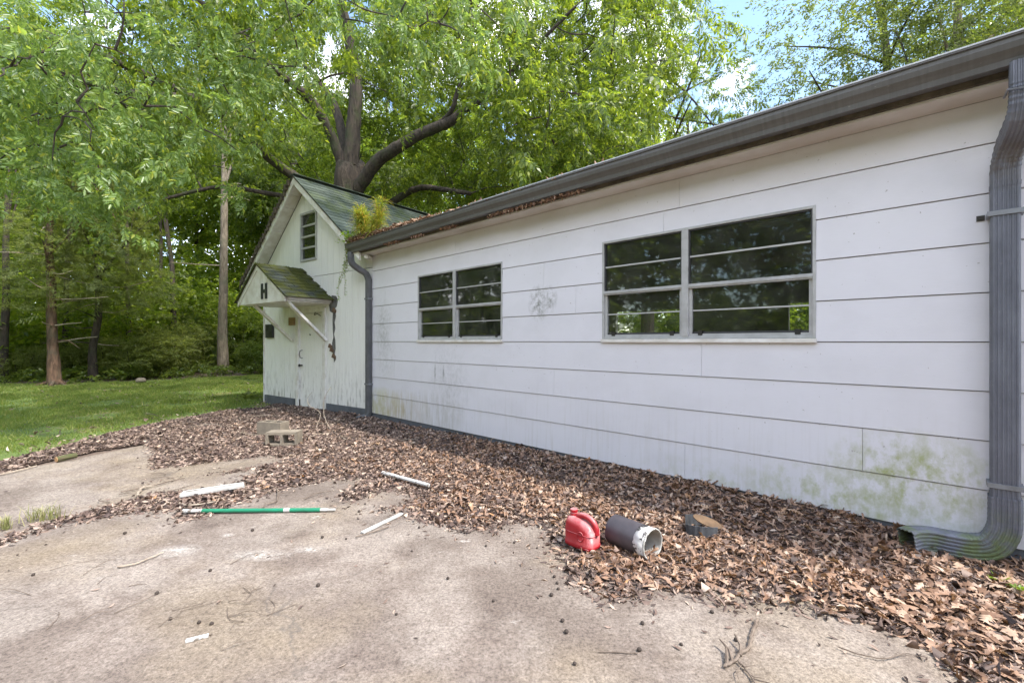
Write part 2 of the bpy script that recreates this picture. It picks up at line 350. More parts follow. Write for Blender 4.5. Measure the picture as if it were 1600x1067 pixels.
def concrete_mat():
    m, t, b, o = new_mat('weathered_concrete'); v = ocoord(t)
    big = noise(t, v, .55, 6, .6, .4); mid = noise(t, v, 2.4, 7, .68, .3); fine = noise(t, v, 75, 3, .7); grit = noise(t, v, 230, 2, .8)
    col = ramp(t, mid, [(.32, (.141, .111, .096)), (.46, (.211, .174, .152)), (.55, (.266, .226, .200)), (.66, (.340, .300, .270))])
    col = mixc(t, ramp(t, big, [(.44, (0, 0, 0)), (.58, (.7, .7, .7))]), col, (.167, .137, .118))
    pale = ramp(t, noise(t, mapv(t, v, (1, 1, 1), (3.1, 7.7, 0)), .8, 7, .65), [(.50, (0, 0, 0)), (.60, (.5, .5, .5))])
    col = mixc(t, pale, col, (.370, .333, .303))
    ye = ramp(t, noise(t, mapv(t, v, (1, 1, 1), (8.1, 1.7, 0)), .7, 5), [(.5, (0, 0, 0)), (.68, (.55, .55, .55))])
    col = mixc(t, ye, col, (.311, .255, .178))
    lich = ramp(t, noise(t, mapv(t, v, (1, 1.6, 1), (1.7, 4.7, 0)), 2.1, 6, .7), [(.645, (0, 0, 0)), (.69, (1, 1, 1))])
    col = mixc(t, mth(t, 'MULTIPLY', lich, .7), col, (.518, .496, .474))
    for c, r, sc in (((-2.17, 2.96, 0), .17, (1, 1.5, 1)), ((-2.0, 3.2, 0), .06, (1, 1.6, 1)), ((-1.6, 2.9, 0), .16, (.7, 1.8, 1)), ((-1.33, 2.98, 0), .10, (.8, 1.8, 1))):
        k = mth(t, 'MULTIPLY', spot(t, v, c, r, sc), ramp(t, noise(t, v, 22, 6, .75), [(.38, (0, 0, 0)), (.6, (1, 1, 1))]))
        col = mixc(t, mth(t, 'MULTIPLY', k, .9, True), col, (.548, .540, .525))
    col = mixc(t, .7, col, ramp(t, fine, [(.32, (.38, .36, .35)), (.5, (1, 1, 1)), (.68, (1.4, 1.4, 1.42))]), 'MULTIPLY')
    g3 = noise(t, v, 34, 7, .8); col = mixc(t, .75, col, ramp(t, g3, [(.36, (.5, .47, .45)), (.5, (1, 1, 1)), (.64, (1.3, 1.3, 1.3))]), 'MULTIPLY')
    col = mixc(t, .4, col, ramp(t, grit, [(.36, (.3, .3, .3)), (.52, (1, 1, 1)), (.68, (1.5, 1.5, 1.5))]), 'MULTIPLY')
    col = mixc(t, 1.0, col, (.92, .88, .825), 'MULTIPLY')
    dk = ramp(t, noise(t, v, 38, 2), [(.70, (0, 0, 0)), (.74, (1, 1, 1))]); col = mixc(t, mth(t, 'MULTIPLY', dk, .5), col, (.12, .09, .07))
    vo = N(t, 'ShaderNodeTexVoronoi', feature='DISTANCE_TO_EDGE'); vo.inputs['Scale'].default_value = .42
    wv = N(t, 'ShaderNodeVectorMath', operation='ADD'); t.links.new(v, wv.inputs[0])
    nn = N(t, 'ShaderNodeTexNoise'); nn.inputs['Scale'].default_value = 1.5; nn.inputs['Detail'].default_value = 8; t.links.new(v, nn.inputs['Vector']); t.links.new(nn.outputs['Color'], wv.inputs[1]); t.links.new(wv.outputs[0], vo.inputs['Vector'])
    crk = ramp(t, vo.outputs['Distance'], [(.0, (1, 1, 1)), (.0045, (0, 0, 0))]); crk = mth(t, 'MULTIPLY', crk, ramp(t, big, [(.40, (0, 0, 0)), (.5, (1, 1, 1))]))
    col = mixc(t, mth(t, 'MULTIPLY', crk, .75), col, (.12, .10, .085))
    t.links.new(col, b.inputs['Base Color']); b.inputs['Roughness'].default_value = .93
    hh = mth(t, 'ADD', fine, mth(t, 'MULTIPLY', grit, .6)); bump(t, b, hh, .55, .006); return m
M['concrete'] = concrete_mat()
M['block'] = simple('concrete_block', (.27, .225, .17), (.18, .15, .115), 9, .95, bstr=.7, bscale=90, bdist=.006)
def earth_mat():
    m, t, b, o = new_mat('forest_floor'); v = ocoord(t); n1 = noise(t, v, 3, 7, .7); n2 = noise(t, v, 40, 5, .75)
    col = mixc(t, .6, ramp(t, n1, [(.3, (.10, .07, .055)), (.5, (.16, .115, .09)), (.7, (.23, .17, .135))]), ramp(t, n2, [(.3, (.4, .4, .4)), (.65, (1.5, 1.45, 1.4))]), 'MULTIPLY')
    t.links.new(col, b.inputs['Base Color']); b.inputs['Roughness'].default_value = 1; bump(t, b, n2, .8, .03); return m
M['earth'] = earth_mat()
def lawn_mat():
    m, t, b, o = new_mat('lawn_turf'); v = ocoord(t); n1 = noise(t, v, .8, 6, .65); n2 = noise(t, v, 30, 5, .75)
    col = ramp(t, n1, [(.35, (.10, .155, .035)), (.55, (.13, .18, .045)), (.66, (.20, .15, .085))])
    col = mixc(t, .7, col, ramp(t, n2, [(.3, (.35, .35, .3)), (.65, (1.4, 1.4, 1.3))]), 'MULTIPLY')
    t.links.new(col, b.inputs['Base Color']); b.inputs['Roughness'].default_value = 1; bump(t, b, n2, .8, .03); return m
M['lawn'] = lawn_mat()
def red_mat():
    m, t, b, o = new_mat('red_plastic'); v = ocoord(t); g = N(t, 'ShaderNodeNewGeometry'); s = N(t, 'ShaderNodeSeparateXYZ'); t.links.new(g.outputs['Normal'], s.inputs[0])
    fade = mth(t, 'MULTIPLY', mth(t, 'SUBTRACT', s.outputs[2], .2, True), 1.5, True)
    dust = mth(t, 'MULTIPLY', fade, ramp(t, noise(t, v, 16, 5), [(.32, (.15, .15, .15)), (.62, (.75, .75, .75))]))
    col = mixc(t, dust, mixc(t, noise(t, v, 8), (.32, .009, .017), (.40, .014, .022)), (.55, .30, .29))
    t.links.new(col, b.inputs['Base Color']); b.inputs['Roughness'].default_value = .38; bump(t, b, noise(t, v, 60, 3), .1, .002); return m
M['red'] = red_mat()
M['pipe_dark'] = simple('dark_painted_pipe', (.045, .040, .048), (.08, .07, .078), 7, .5, bstr=.15)
def rim_mat():
    m, t, b, o = new_mat('torn_white_rim'); v = ocoord(t)
    col = ramp(t, noise(t, v, 22, 5, .7), [(.455, (.05, .045, .045)), (.475, (.62, .60, .57)), (.7, (.72, .70, .68))])
    t.links.new(col, b.inputs['Base Color']); b.inputs['Roughness'].default_value = .6; return m
M['rim'] = rim_mat()
M['pipe_in'] = simple('pipe_inside', (.52, .51, .48), (.33, .31, .27), 9, .7)
M['tan'] = simple('tan_fibre', (.17, .105, .058), (.10, .062, .036), 14, .9, bstr=.4)
M['pot_grey'] = simple('grey_ribbed_plastic', (.05, .053, .06), (.085, .09, .098), 12, .6, bstr=.2)
M['green'] = simple('green_plastic', (.012, .22, .115), (.02, .17, .09), 9, .4)
M['white_pl'] = simple('white_plastic', (.56, .55, .53), (.40, .385, .36), 14, .5)
M['white_chip'] = simple('chipped_white_paint', (.56, .55, .53), (.20, .17, .14), 26, .6, lo=.56, hi=.6)
M['twig'] = simple('grey_twig', (.20, .155, .12), (.11, .08, .06), 20, .9, bstr=.4)
M['pale_twig'] = simple('pale_twig', (.42, .35, .27), (.27, .21, .16), 20, .85)
M['nut'] = simple('dark_husk', (.03, .022, .018), (.07, .05, .038), 40, .8, bstr=.4)
M['log'] = simple('mossy_log', (.10, .075, .045), (.07, .085, .025), 14, .95, bstr=.6)
M['cutwood'] = simple('cut_wood', (.50, .30, .14), (.36, .2, .1), 20, .8)
M['litter'] = simple('litter_bed', (.055, .036, .027), (.13, .08, .058), 26, 1, bstr=1, bscale=60, bdist=.02)
M['lamp_body'] = simple('lamp_fixture', (.62, .58, .45), (.5, .46, .35), 6, .5)
M['bolt'] = simple('dark_iron', (.03, .03, .03), (.05, .045, .04), 10, .5, .5)

# ================================================================== SETTING
def sheet(name, poly, z, mat, thick=0):
    mb = MB(); n = len(poly)
    if thick: mb.prism([(p[0], p[1], z-thick) for p in poly], (0, 0, thick))
    else: mb.add([(p[0], p[1], z) for p in poly], [tuple(range(n))])
    return tag(mb.build(name, mat), kind='structure')
g = MB(); g.add([(-260, -220, -.035), (260, -220, -.035), (260, 300, -.035), (-260, 300, -.035)], [(0, 1, 2, 3)])
tag(g.build('ground', M['earth']), kind='structure')
LAWN = [tuple(gp(*q)[:2]) for q in ((0, 716), (55, 706), (120, 690), (170, 676), (235, 662), (300, 650), (350, 641), (412, 634))]
LAWN_POLY = LAWN + [(-5.2, 11.5), (-5.5, 18.5), (-10, 19.5), (-12, 17), (-14.5, 15.2), (-30, 14), (-40, 10), (-40, -30), (-6.9, -30), (-6.9, 2)]
sheet('lawn', LAWN_POLY, -.028, M['lawn'])
sheet('back_yard', [(-6.9, -30), (30, -30), (30, -6), (-6.9, -6)], -.026, M['lawn'])
SA, SB, SO = Vector((.308, .951, 0)), Vector((.951, -.308, 0)), Vector((-3.67, 3.26, 0))
def sab(a, b): p = SO + SA*a + SB*b; return (p.x, p.y)
slabA = sheet('concrete_slab', [sab(-12, .012), sab(-12, 9.5), sab(-2.0, 9.5), sab(1.2, 4.6), sab(3.3, 2.2), sab(3.3, .012)], 0, M['concrete'], .12)
slabB = sheet('concrete_slab', [sab(-12, -2.08), sab(-12, -.012), sab(2.35, -.012), sab(2.33, -1.98)], -.006, M['concrete'], .12)

# ================================================================== LONG WHITE BUILDING
Uw = Vector((-.7234, .6904, 0)); Nw = Vector((-.6904, -.7234, 0)); P0 = Vector((2.95, 2.816, 0))
LB = empty('workshop_building', P0, math.atan2(Uw.y, Uw.x))
tag(LB, 'long low white lap-sided building with two wide windows and dark gutter', 'building')
S0, S1 = -1.3, 7.42          # ends along the wall (s grows to the left of the photograph)
EXP = .305; ZH = 1.36
WIN = [(.898, 2.765, 1.385, 2.385), (4.222, 6.05, 1.385, 2.362)]
# framing walls behind the boards (with the window openings), other walls, floor, ceiling
mb = MB(); xs = [S0]; 
for w in sorted(WIN): xs += [w[0], w[1]]
xs.append(S1)
for i in range(0, len(xs)-1, 2): mb.box(xs[i], xs[i+1], -.10, -.002, .0, 2.95)
for w in WIN: mb.box(w[0], w[1], -.10, -.002, 0, w[2]-.03); mb.box(w[0], w[1], -.10, -.002, w[3], 2.95)
mb.build('wall', M['interior'], LB)
mb = MB(); mb.box(S0, S1, -6.1, -6.0, 0, 1.0); mb.box(S0, S1, -6.1, -6.0, 2.1, 2.95)
for a, b_ in ((S0, .6), (2.4, 4.4), (6.2, S1)): mb.box(a, b_, -6.1, -6.0, 1.0, 2.1)
mb.box(S0-.1, S0, -6.1, 0, 0, 2.95); mb.box(S1-.1, S1-.002, -6.0, -.102, 0, 2.95); mb.build('wall', M['interior'], LB)
MB().box(S0, S1, -6.0, -.1, -.02, .03).build('floor', M['interior'], LB)
MB().box(S0, S1, -6.0, -.1, 2.80, 2.84).build('ceiling', M['interior'], LB)
MB().box(S0, S1, 0, .012, -.05, .14).build('foundation', M['foundation'], LB, bevel=.003)
# lap boards
courses = [(.122, 1.055)] + [(ZH-EXP*3, 1)]
zs = [.124] + [ZH + EXP*k for k in range(-3, 5)] + [2.842]
joints = [[1.9, 5.0], [.62, 4.9], [3.4, 6.72], [1.75, 5.6], [2.2, 6.6], [3.1], [3.55, 7.0], [2.1, 4.9], [1.95, 5.15]]
for k in range(len(zs)-1):
    zb, zt = zs[k], zs[k+1]
    cuts = [S0] + joints[k] + [S1]
    for a, b_ in zip(cuts[:-1], cuts[1:]):
        a += .0012; b_ -= .0012; dj = random.uniform(0, .0003)
        iv = [a, b_]
        for w in WIN:
            for q in (w[0], w[1]):
                if a < q < b_: iv.append(q)
        iv = sorted(iv); mb = MB(); got = False
        for p, q in zip(iv[:-1], iv[1:]):
            lo, hi = zb, zt - (.0065 if k < len(zs)-2 else -.004)
            for w in WIN:
                if w[0]-1e-6 <= p and q <= w[1]+1e-6:
                    if zb >= w[2]-.03 and zt <= w[3]: lo = hi = 0
                    elif w[3] > zb and zb >= w[2]-.03: lo = w[3]
            if hi <= lo:
                if got: mb.build('siding_board', M['siding'], LB); mb = MB(); got = False
                continue
            got = True
            d = lambda z: .025+dj - .008*(z-zb)/(zt-zb)
            mb.hull8([(p, .0, lo), (q, .0, lo), (q, d(lo), lo), (p, d(lo), lo), (p, .0, hi), (q, .0, hi), (q, d(hi), hi), (p, d(hi), hi)])
        if got: mb.build('siding_board', M['siding'], LB)
# soffit, fascia, roof, gutter
MB().box(S0, S1+.14, .0225, .235, 2.846, 2.862).build('soffit', M['soffit'], LB)
MB().box(S0, S1+.2, .237, .258, 2.864, 3.00).build('fascia', M['roof_edge'], LB)
mb = MB(); mb.beam((S1+.03, .03, 2.80), (S1-.12, .20, 2.80), .07, .05); mb.build('rafter_end', M['trim_white'], LB)
PITCH = .17
roof = MB().hull8([(S0-.2, .28, 3.035), (S1+.15, .28, 3.035), (S1+.15, -3.1, 3.035+3.38*PITCH), (S0-.2, -3.1, 3.035+3.38*PITCH),
                   (S0-.2, .28, 3.05), (S1+.15, .28, 3.05), (S1+.15, -3.1, 3.05+3.38*PITCH), (S0-.2, -3.1, 3.05+3.38*PITCH)]).build('roof', M['roof_metal'], LB)
MB().hull8([(S0-.2, -6.4, 3.05), (S1+.15, -6.4, 3.05), (S1+.15, -3.1, 3.05+3.3*PITCH), (S0-.2, -3.1, 3.05+3.3*PITCH),
            (S0-.2, -6.4, 3.065), (S1+.15, -6.4, 3.065), (S1+.15, -3.1, 3.065+3.3*PITCH), (S0-.2, -3.1, 3.065+3.3*PITCH)]).build('roof_slope', M['roof_metal'], roof)
rib = MB(); rp = [(-.035, 0), (-.018, .022), (.018, .022), (.035, 0)]
rib.prism([(p[0], .34, 3.052+p[1]) for p in rp], (0, -3.4, 3.4*PITCH)); ribm = rib.mesh('rib', M['roof_metal'])
for i in range(29): link('rib', ribm, None, roof, Matrix.Translation((S0 + .1 + i*.305, 0, 0)))
# K-style gutter, closed thin section
go = [(.262, 3.028), (.262, 2.895), (.335, 2.892), (.342, 2.925), (.358, 2.945), (.378, 2.965), (.388, 2.995), (.388, 3.022), (.400, 3.024), (.400, 3.034), (.380, 3.035)]
gi = [(.379, 2.997), (.369, 2.970), (.35, 2.952), (.333, 2.928), (.329, 2.899), (.268, 2.901), (.268, 3.028)]
prof = go + gi
gut = MB(); gut.sweep(prof, [((s_, 0, dz), (0, 1, 0), (0, 0, 1)) for s_, dz in ((S0-.2, .004), (.5, .002), (2.2, -.004), (4.0, .003), (5.8, -.003), (7.4, -.012), (7.69, -.014))], cap=True)
gutter = gut.build('gutter', M['gutter'], LB)
MB().box(S0-.2, 4.4, .384, .404, 3.0365, 3.046).build('drip_edge', M['drip'], gutter)
mb = MB(); mb.prism([(7.69, p[0], p[1]-.014) for p in gi], (-.004, 0, 0)); mb.build('end_cap', M['gutter'], gutter)
# downspouts: ribbed rectangular section swept along a bent path
def spout_prof(w, dp, n):
    P = []
    for i in range(n):
        x0 = -w/2 + w*i/n; st = w/n
        P += [(x0+st*.12, dp/2), (x0+st*.30, dp/2+.005), (x0+st*.62, dp/2+.005), (x0+st*.80, dp/2)]
    m_ = max(3, int(n*dp/w)); Q = []
    for i in range(m_):
        y0 = dp/2 - dp*i/m_; st = dp/m_
        Q += [(w/2, y0-st*.12), (w/2+.004, y0-st*.3), (w/2+.004, y0-st*.62), (w/2, y0-st*.8)]
    return P + Q + [(-x, -y) for x, y in P] + [(-x, -y) for x, y in Q]
def spout_frames(path, xref, wr=None):
    pts = spline(path, 7); fr = []
    for i, p in enumerate(pts):
        t = (pts[min(i+1, len(pts)-1)] - pts[max(i-1, 0)]).normalized()
        x = Vector(xref) if not callable(xref) else xref(t)
        y = x.cross(t).normalized(); x = t.cross(y).normalized()
        k = 1
        if wr and wr(p): k = .97 + .05*(i % 2)
        fr.append((p, x*k, y*k))
    return fr
# near downspout
path = [(-.125, .318, 2.90), (-.125, .318, 2.80), (-.124, .315, 2.72), (-.115, .28, 2.61), (-.08, .15, 2.50), (-.064, .10, 2.40), (-.062, .09, 2.25), (-.062, .09, 1.2), (-.062, .09, .34)]
fr = spout_frames(path, (1, 0, 0), lambda p: 2.36 < p.z < 2.78)
fix = lambda F: [(p, x if x.x > 0 else -x, y if x.x > 0 else -y) for p, x, y in F]
sp = MB(); sp.sweep(spout_prof(.116, .092, 6), fix(fr)); ds = sp.build('downspout', M['spout'], LB)
path2 = [(-.062, .093, .44), (-.062, .093, .34), (-.055, .095, .235), (-.01, .10, .14), (.07, .105, .105), (.17, .12, .10), (.26, .145, .105), (.33, .20, .105), (.37, .27, .10)]
pts2 = spline(path2, 7); F2 = []
for i, p in enumerate(pts2):
    t = (pts2[min(i+1, len(pts2)-1)] - pts2[max(i-1, 0)]).normalized(); y = Vector((0, 1, 0)); x = y.cross(-t).normalized(); y = (-t).cross(x).normalized()*-1
    y = Vector((0, 1, 0)) if p.z > .12 else Vector((-t.y, t.x, 0)).normalized(); k = 1.03 + (.02*(i % 2) if .02 < p.z and p.x < .1 else 0); q = p.x
    F2.append((p, x*k, y*k*(1-.12*max(0, (q-.2)/.16))))
sp = MB(); sp.sweep(spout_prof(.128, .098, 6), F2); el = sp.build('outlet_elbow', M['spout'], ds)
mod = el.modifiers.new('solid', 'SOLIDIFY'); mod.thickness = .004
for z0_, z1_ in ((2.30, 2.275), (.455, .43)):
    cb = MB(); cb.sweep([(a*1.035, b*1.04) for a, b in spout_prof(.116, .092, 6)], [((-.062, .09, z0_), (1, 0, 0), (0, 1, 0)), ((-.062, .09, z1_), (1, 0, 0), (0, 1, 0))], cap=True); cb.build('crimp_collar', M['spout'], ds)
for z in (2.12, .505):
    MB().box(-.137, .013, .03, .146, z-.014, z+.014).build('strap', M['strap'], ds)
mb = MB(); mb.tube([(-.197, .2, 2.74), (-.14, .374, 2.735), (-.055, .374, 2.745), (-.048, .25, 2.75)], .006, 6); mb.build('wire_tie', M['strap'], ds)
mb = MB(); mb.box(.018, .055, .022, .03, 2.105, 2.138); mb.box(.03, .043, .03, .038, 2.114, 2.128); mb.build('bracket', M['bolt'], ds)
# far downspout
path = [(7.60, .325, 2.89), (7.60, .325, 2.80), (7.595, .30, 2.70), (7.55, .20, 2.61), (7.49, .11, 2.54), (7.462, .075, 2.44), (7.46, .07, 2.3), (7.46, .07, 1.0), (7.46, .07, .16)]
sp = MB(); sp.sweep(spout_prof(.095, .075, 4), fix(spout_frames(path, (1, 0, 0)))); ds2 = sp.build('downspout', M['spout_dark'], LB)
path = [(7.46, .07, .2), (7.46, .075, .12), (7.47, .11, .06), (7.49, .22, .035), (7.50, .29, .03)]
sp = MB(); sp.sweep(spout_prof(.10, .078, 4), fix(spout_frames(path, (1, 0, 0)))); sp.build('outlet_elbow', M['spout_dark'], ds2)
for z in (2.1, .62): MB().box(7.395, 7.525, .02, .116, z-.014, z+.014).build('strap', M['strap'], ds2)

# windows
def window(w):
    a, b_, z0, z1 = w; fw = .022; mid = (a+b_)/2 if b_ < 4 else (a+b_)/2
    mid = a + (b_-a)*(.535 if b_ < 4 else .52); ym, yo = -.03, .028
    mb = MB(); mb.box(a, a+fw, ym, yo, z0, z1); mb.box(b_-fw, b_, ym, yo, z0, z1); mb.box(a+fw, b_-fw, ym, yo, z1-fw, z1); mb.box(a+fw, b_-fw, ym, yo-.004, z0, z0+fw)
    mb.box(mid-.03, mid+.03, ym, yo+.003, z0+fw, z1-fw)
    wo_ = mb.build('window', M['aluminium'], LB, bevel=.002)
    MB().box(a-.005, b_+.005, .0, .048, z0-.034, z0-.002).build('sill', M['trim_white'], wo_, bevel=.003)
    zm = z0 + (z1-z0)*.47
    for x0, x1 in ((a+fw, mid-.03), (mid+.03, b_-fw)):
        # fixed upper light
        t_ = MB(); t_.box(x0, x0+.012, -.02, .016, zm+.02, z1-fw); t_.box(x1-.012, x1, -.02, .016, zm+.02, z1-fw); t_.box(x0, x1, -.02, .017, z1-fw-.012, z1-fw-.001); t_.build('sash_track', M['track'], wo_)
        zu = (zm+.02+z1-fw)/2
        MB().box(x0+.012, x1-.012, -.01, .014, zu-.007, zu+.007).build('muntin', M['alu_bright'], wo_)
        r_ = MB(); r_.box(x0, x1, -.022, .026, zm-.02, zm+.02); r_.box(x0, x1, -.022, .034, zm-.008, zm+.005); r_.build('meeting_rail', M['aluminium'], wo_)
        for p, q in ((zm+.02, zu-.007), (zu+.007, z1-fw-.012)): MB().box(x0+.012, x1-.012, -.003, .001, p, q).build('pane', M['glass'], wo_)
        # lower sash set further in
        f_ = MB(); f_.box(x0, x0+.026, -.03, .008, z0+fw, zm-.02); f_.box(x1-.026, x1, -.03, .008, z0+fw, zm-.02); f_.box(x0+.026, x1-.026, -.03, .008, z0+fw, z0+fw+.022); f_.build('sash', M['aluminium'], wo_)
        zl = (z0+fw+.03+zm-.02)/2
        MB().box(x0+.026, x1-.026, -.024, -.004, zl-.006, zl+.006).build('muntin', M['alu_bright'], wo_)
        MB().box(x0+.026, x1-.026, -.028, -.006, z0+fw+.022, z0+fw+.04).build('bottom_rail', M['track'], wo_)
        for p, q in ((z0+fw+.04, zl-.006), (zl+.006, zm-.02)): MB().box(x0+.026, x1-.026, -.018, -.014, p, q).build('pane', M['glass'], wo_)
        for xx in (x0+.1, x1-.1): MB().box(xx-.02, xx+.02, -.012, .012, z0+fw+.008, z0+fw+.05).build('latch', M['bolt'], wo_)
for w in WIN: window(w)
# fluorescent fittings hanging inside
for i, (s0_, s1_, d_, z_, lb) in enumerate(((.35, 1.6, -.75, 2.50, 'cream tube light fitting seen through the large window'), (4.3, 5.5, -.75, 2.42, 'cream tube light fitting seen through the small window'))):
    fx = empty('tube_light', LB.matrix_basis @ Vector((s0_, d_, z_)), math.atan2(Uw.y, Uw.x)); L_ = s1_-s0_
    mb = MB(); mb.prism([(0, -.09, 0), (0, .09, 0), (0, .05, .07), (0, -.05, .07)], (L_, 0, 0)); mb.build('housing', M['lamp_body'], fx)
    for yy in (-.04, .04): mb = MB(); mb.tube([(.03, yy, -.02), (L_-.03, yy, -.02)], .018, 8); mb.build('tube', M['white_pl'], fx)
    for xx in (.2, L_-.2): mb = MB(); mb.tube([(xx, 0, .07), (xx, 0, 2.8-z_)], .006, 6); mb.build('hanger', M['strap'], fx)
    tag(fx, lb, 'light fitting', 'tube lights inside the workshop')

# ================================================================== GABLED SHED
vd = Vector((-160-800, FPX, 0)).normalized(); Ug = vd; Ng = Vector((-vd.y, vd.x, 0)); 
if Ng.dot(Vector((2.42, -7.94, 0))) < 0: Ng = -Ng
PG = Vector((-2.42, 7.94, 0)) 
SH = empty('gabled_shed', PG, math.atan2(Ug.y, Ug.x))
tag(SH, 'small white gabled shed with steep green shingle roof and hooded door', 'shed')
TW = 3.93; TA, ZA = 2.15, 4.63; KL, KR = .876, .80; DEP = 3.7; OV = .30
def gz(t): return ZA - .10 - (KL*(t-TA) if t > TA else KR*(TA-t))     # underside of the roof over the gable wall
# frame walls
mb = MB(); door = (1.56, 2.46, 0.0, 1.93); gw = (1.78, 2.40, 2.985, 3.975)
mb.prism([(0, -.10, -.05), (TW, -.10, -.05), (TW, -.10, gz(TW)), (TA, -.10, gz(TA)), (0, -.10, gz(0))], (0, .05, 0)); mb.build('wall', M['interior'], SH)
mb = MB(); mb.box(TW-.05, TW, -DEP, -.10, -.05, gz(TW)-.0); mb.build('wall', M['shed'], SH)
mb = MB(); mb.box(0, .05, -DEP, -.10, -.05, gz(0)); mb.build('wall', M['shed'], SH)
mb = MB(); mb.prism([(0, -DEP, -.05), (TW, -DEP, -.05), (TW, -DEP, gz(TW)), (TA, -DEP, gz(TA)), (0, -DEP, gz(0))], (0, -.05, 0)); mb.build('wall', M['shed'], SH)
# vertical planks of the gable front, above and below the horizontal joint
ZJ = 2.652; edges = [0]
while edges[-1] < TW-.25: edges.append(edges[-1]+.203)
edges.append(TW)
for lo_, hi_ in ((.17, ZJ-.006), (ZJ+.006, 9)):
    for a, b_ in zip(edges[:-1], edges[1:]):
        iv = sorted([a+.003, b_-.003] + [q for w in (door, gw) for q in w[:2] if a+.003 < q < b_-.003] + ([TA] if a < TA < b_ else []))
        mb = MB(); got = False
        for p, q in zip(iv[:-1], iv[1:]):
            segs = [(lo_, lambda t: min(hi_, gz(t)))]
            for w in (door, gw):
                if w[0]-1e-6 <= p and q <= w[1]+1e-6:
                    new = []
                    for l2, h2 in segs:
                        if w[3] <= l2 or w[2] >= max(h2(p), h2(q)): new.append((l2, h2)); continue
                        if w[2] > l2: new.append((l2, (lambda zz: lambda t: zz)(w[2])))
                        new.append((w[3], h2))
                    segs = new
            for l2, h2 in segs[1:]:
                if h2(p) > l2 and h2(q) > l2: MB().hull8([(p, -.05, l2), (q, -.05, l2), (q, .004, l2), (p, .004, l2), (p, -.05, h2(p)), (q, -.05, h2(q)), (q, .004, h2(q)), (p, .004, h2(p))]).build('siding_plank', M['shed'], SH)
            for l2, h2 in segs[:1]:
                if h2(p) <= l2 or h2(q) <= l2: continue
                got = True; y0, y1 = -.05, .0 + (.004 if lo_ < 1 else 0)
                mb.hull8([(p, y0, l2), (q, y0, l2), (q, y1, l2), (p, y1, l2), (p, y0, h2(p)), (q, y0, h2(q)), (q, y1, h2(q)), (p, y1, h2(p))])
        if got: mb.build('siding_plank', M['shed'], SH)
mb = MB(); mb.box(0, 1.36, -.05, .001, 1.0, 1.001); 
MB().box(0, 1.44, -.05, .012, -.05, .165).build('skirt_board', M['foundation'], SH, bevel=.003)
MB().box(2.62, TW, -.05, .012, -.05, .165).build('skirt_board', M['foundation'], SH, bevel=.003)
MB().box(TW-.002, TW+.02, -.09, .03, 0.0, gz(TW)-.02).build('corner_board', M['trim_white'], SH)
# door with frame
dr = MB().box(door[0]+.005, door[1]-.005, -.045, -.02, .02, door[3]-.005).build('door', M['shed'], SH, bevel=.004)
for x0, x1, z0, z1 in ((door[0]-.10, door[0], .0, door[3]+.10), (door[1], door[1]+.10, .0, door[3]+.10), (door[0], door[1], door[3], door[3]+.10)):
    MB().box(x0, x1, .005, .028, z0, z1).build('door_trim', M['trim_white'], SH, bevel=.003)
mb = MB(); mb.tube([(door[1]-.09, -.02, 1.18), (door[1]-.09, .03, 1.17), (door[1]-.085, .045, 1.10), (door[1]-.09, .03, 1.03), (door[1]-.09, -.02, 1.02)], .009, 6); mb.build('pull_handle', M['bolt'], dr)
mb = MB(); mb.tube([(door[1]-.085, -.02, .87), (door[1]-.085, .02, .87), (door[1]-.085, .035, .87), (door[1]-.085, .055, .87), (door[1]-.085, .06, .87)], [.015, .015, .032, .03, .008], 10); mb.build('door_knob', M['bolt'], dr)
mb = MB(); mb.tube([(2.02, .012, 1.50), (2.02, .02, 1.49)], [.02, .012], 8); mb.build('peep_hole', M['bolt'], dr)
mb = MB(); mb.tube([(1.62, .02, 1.86), (1.68, .06, 1.90), (1.78, .06, 1.88), (1.80, .03, 1.94)], .008, 5); mb.build('hasp', M['bolt'], dr)
# attic window
gwin = MB(); a, b_, z0, z1 = gw; f_ = .045
gwin.box(a, a+f_, -.04, .022, z0, z1); gwin.box(b_-f_, b_, -.04, .022, z0, z1); gwin.box(a+f_, b_-f_, -.04, .022, z0, z0+f_); gwin.box(a+f_, b_-f_, -.04, .022, z1-f_, z1)
gwo = gwin.build('window', M['aluminium'], SH, bevel=.003)
for i in range(4):
    p = z0+f_ + (z1-z0-2*f_)*i/4; q = z0+f_ + (z1-z0-2*f_)*(i+1)/4
    MB().box(a+f_, b_-f_, -.022, -.018, p, q).build('pane', M['glass'], gwo)
    if i: MB().box(a+f_, b_-f_, -.03, .006 + (.012 if i == 2 else 0), p-.018, p+.018).build('muntin', M['alu_bright'] if i == 2 else M['aluminium'], gwo)
MB().box(a-.02, b_+.02, -.09, -.052, z0-.02, z1+.02).build('pane_backing', M['black'], gwo)  # plain black sheet set behind the panes
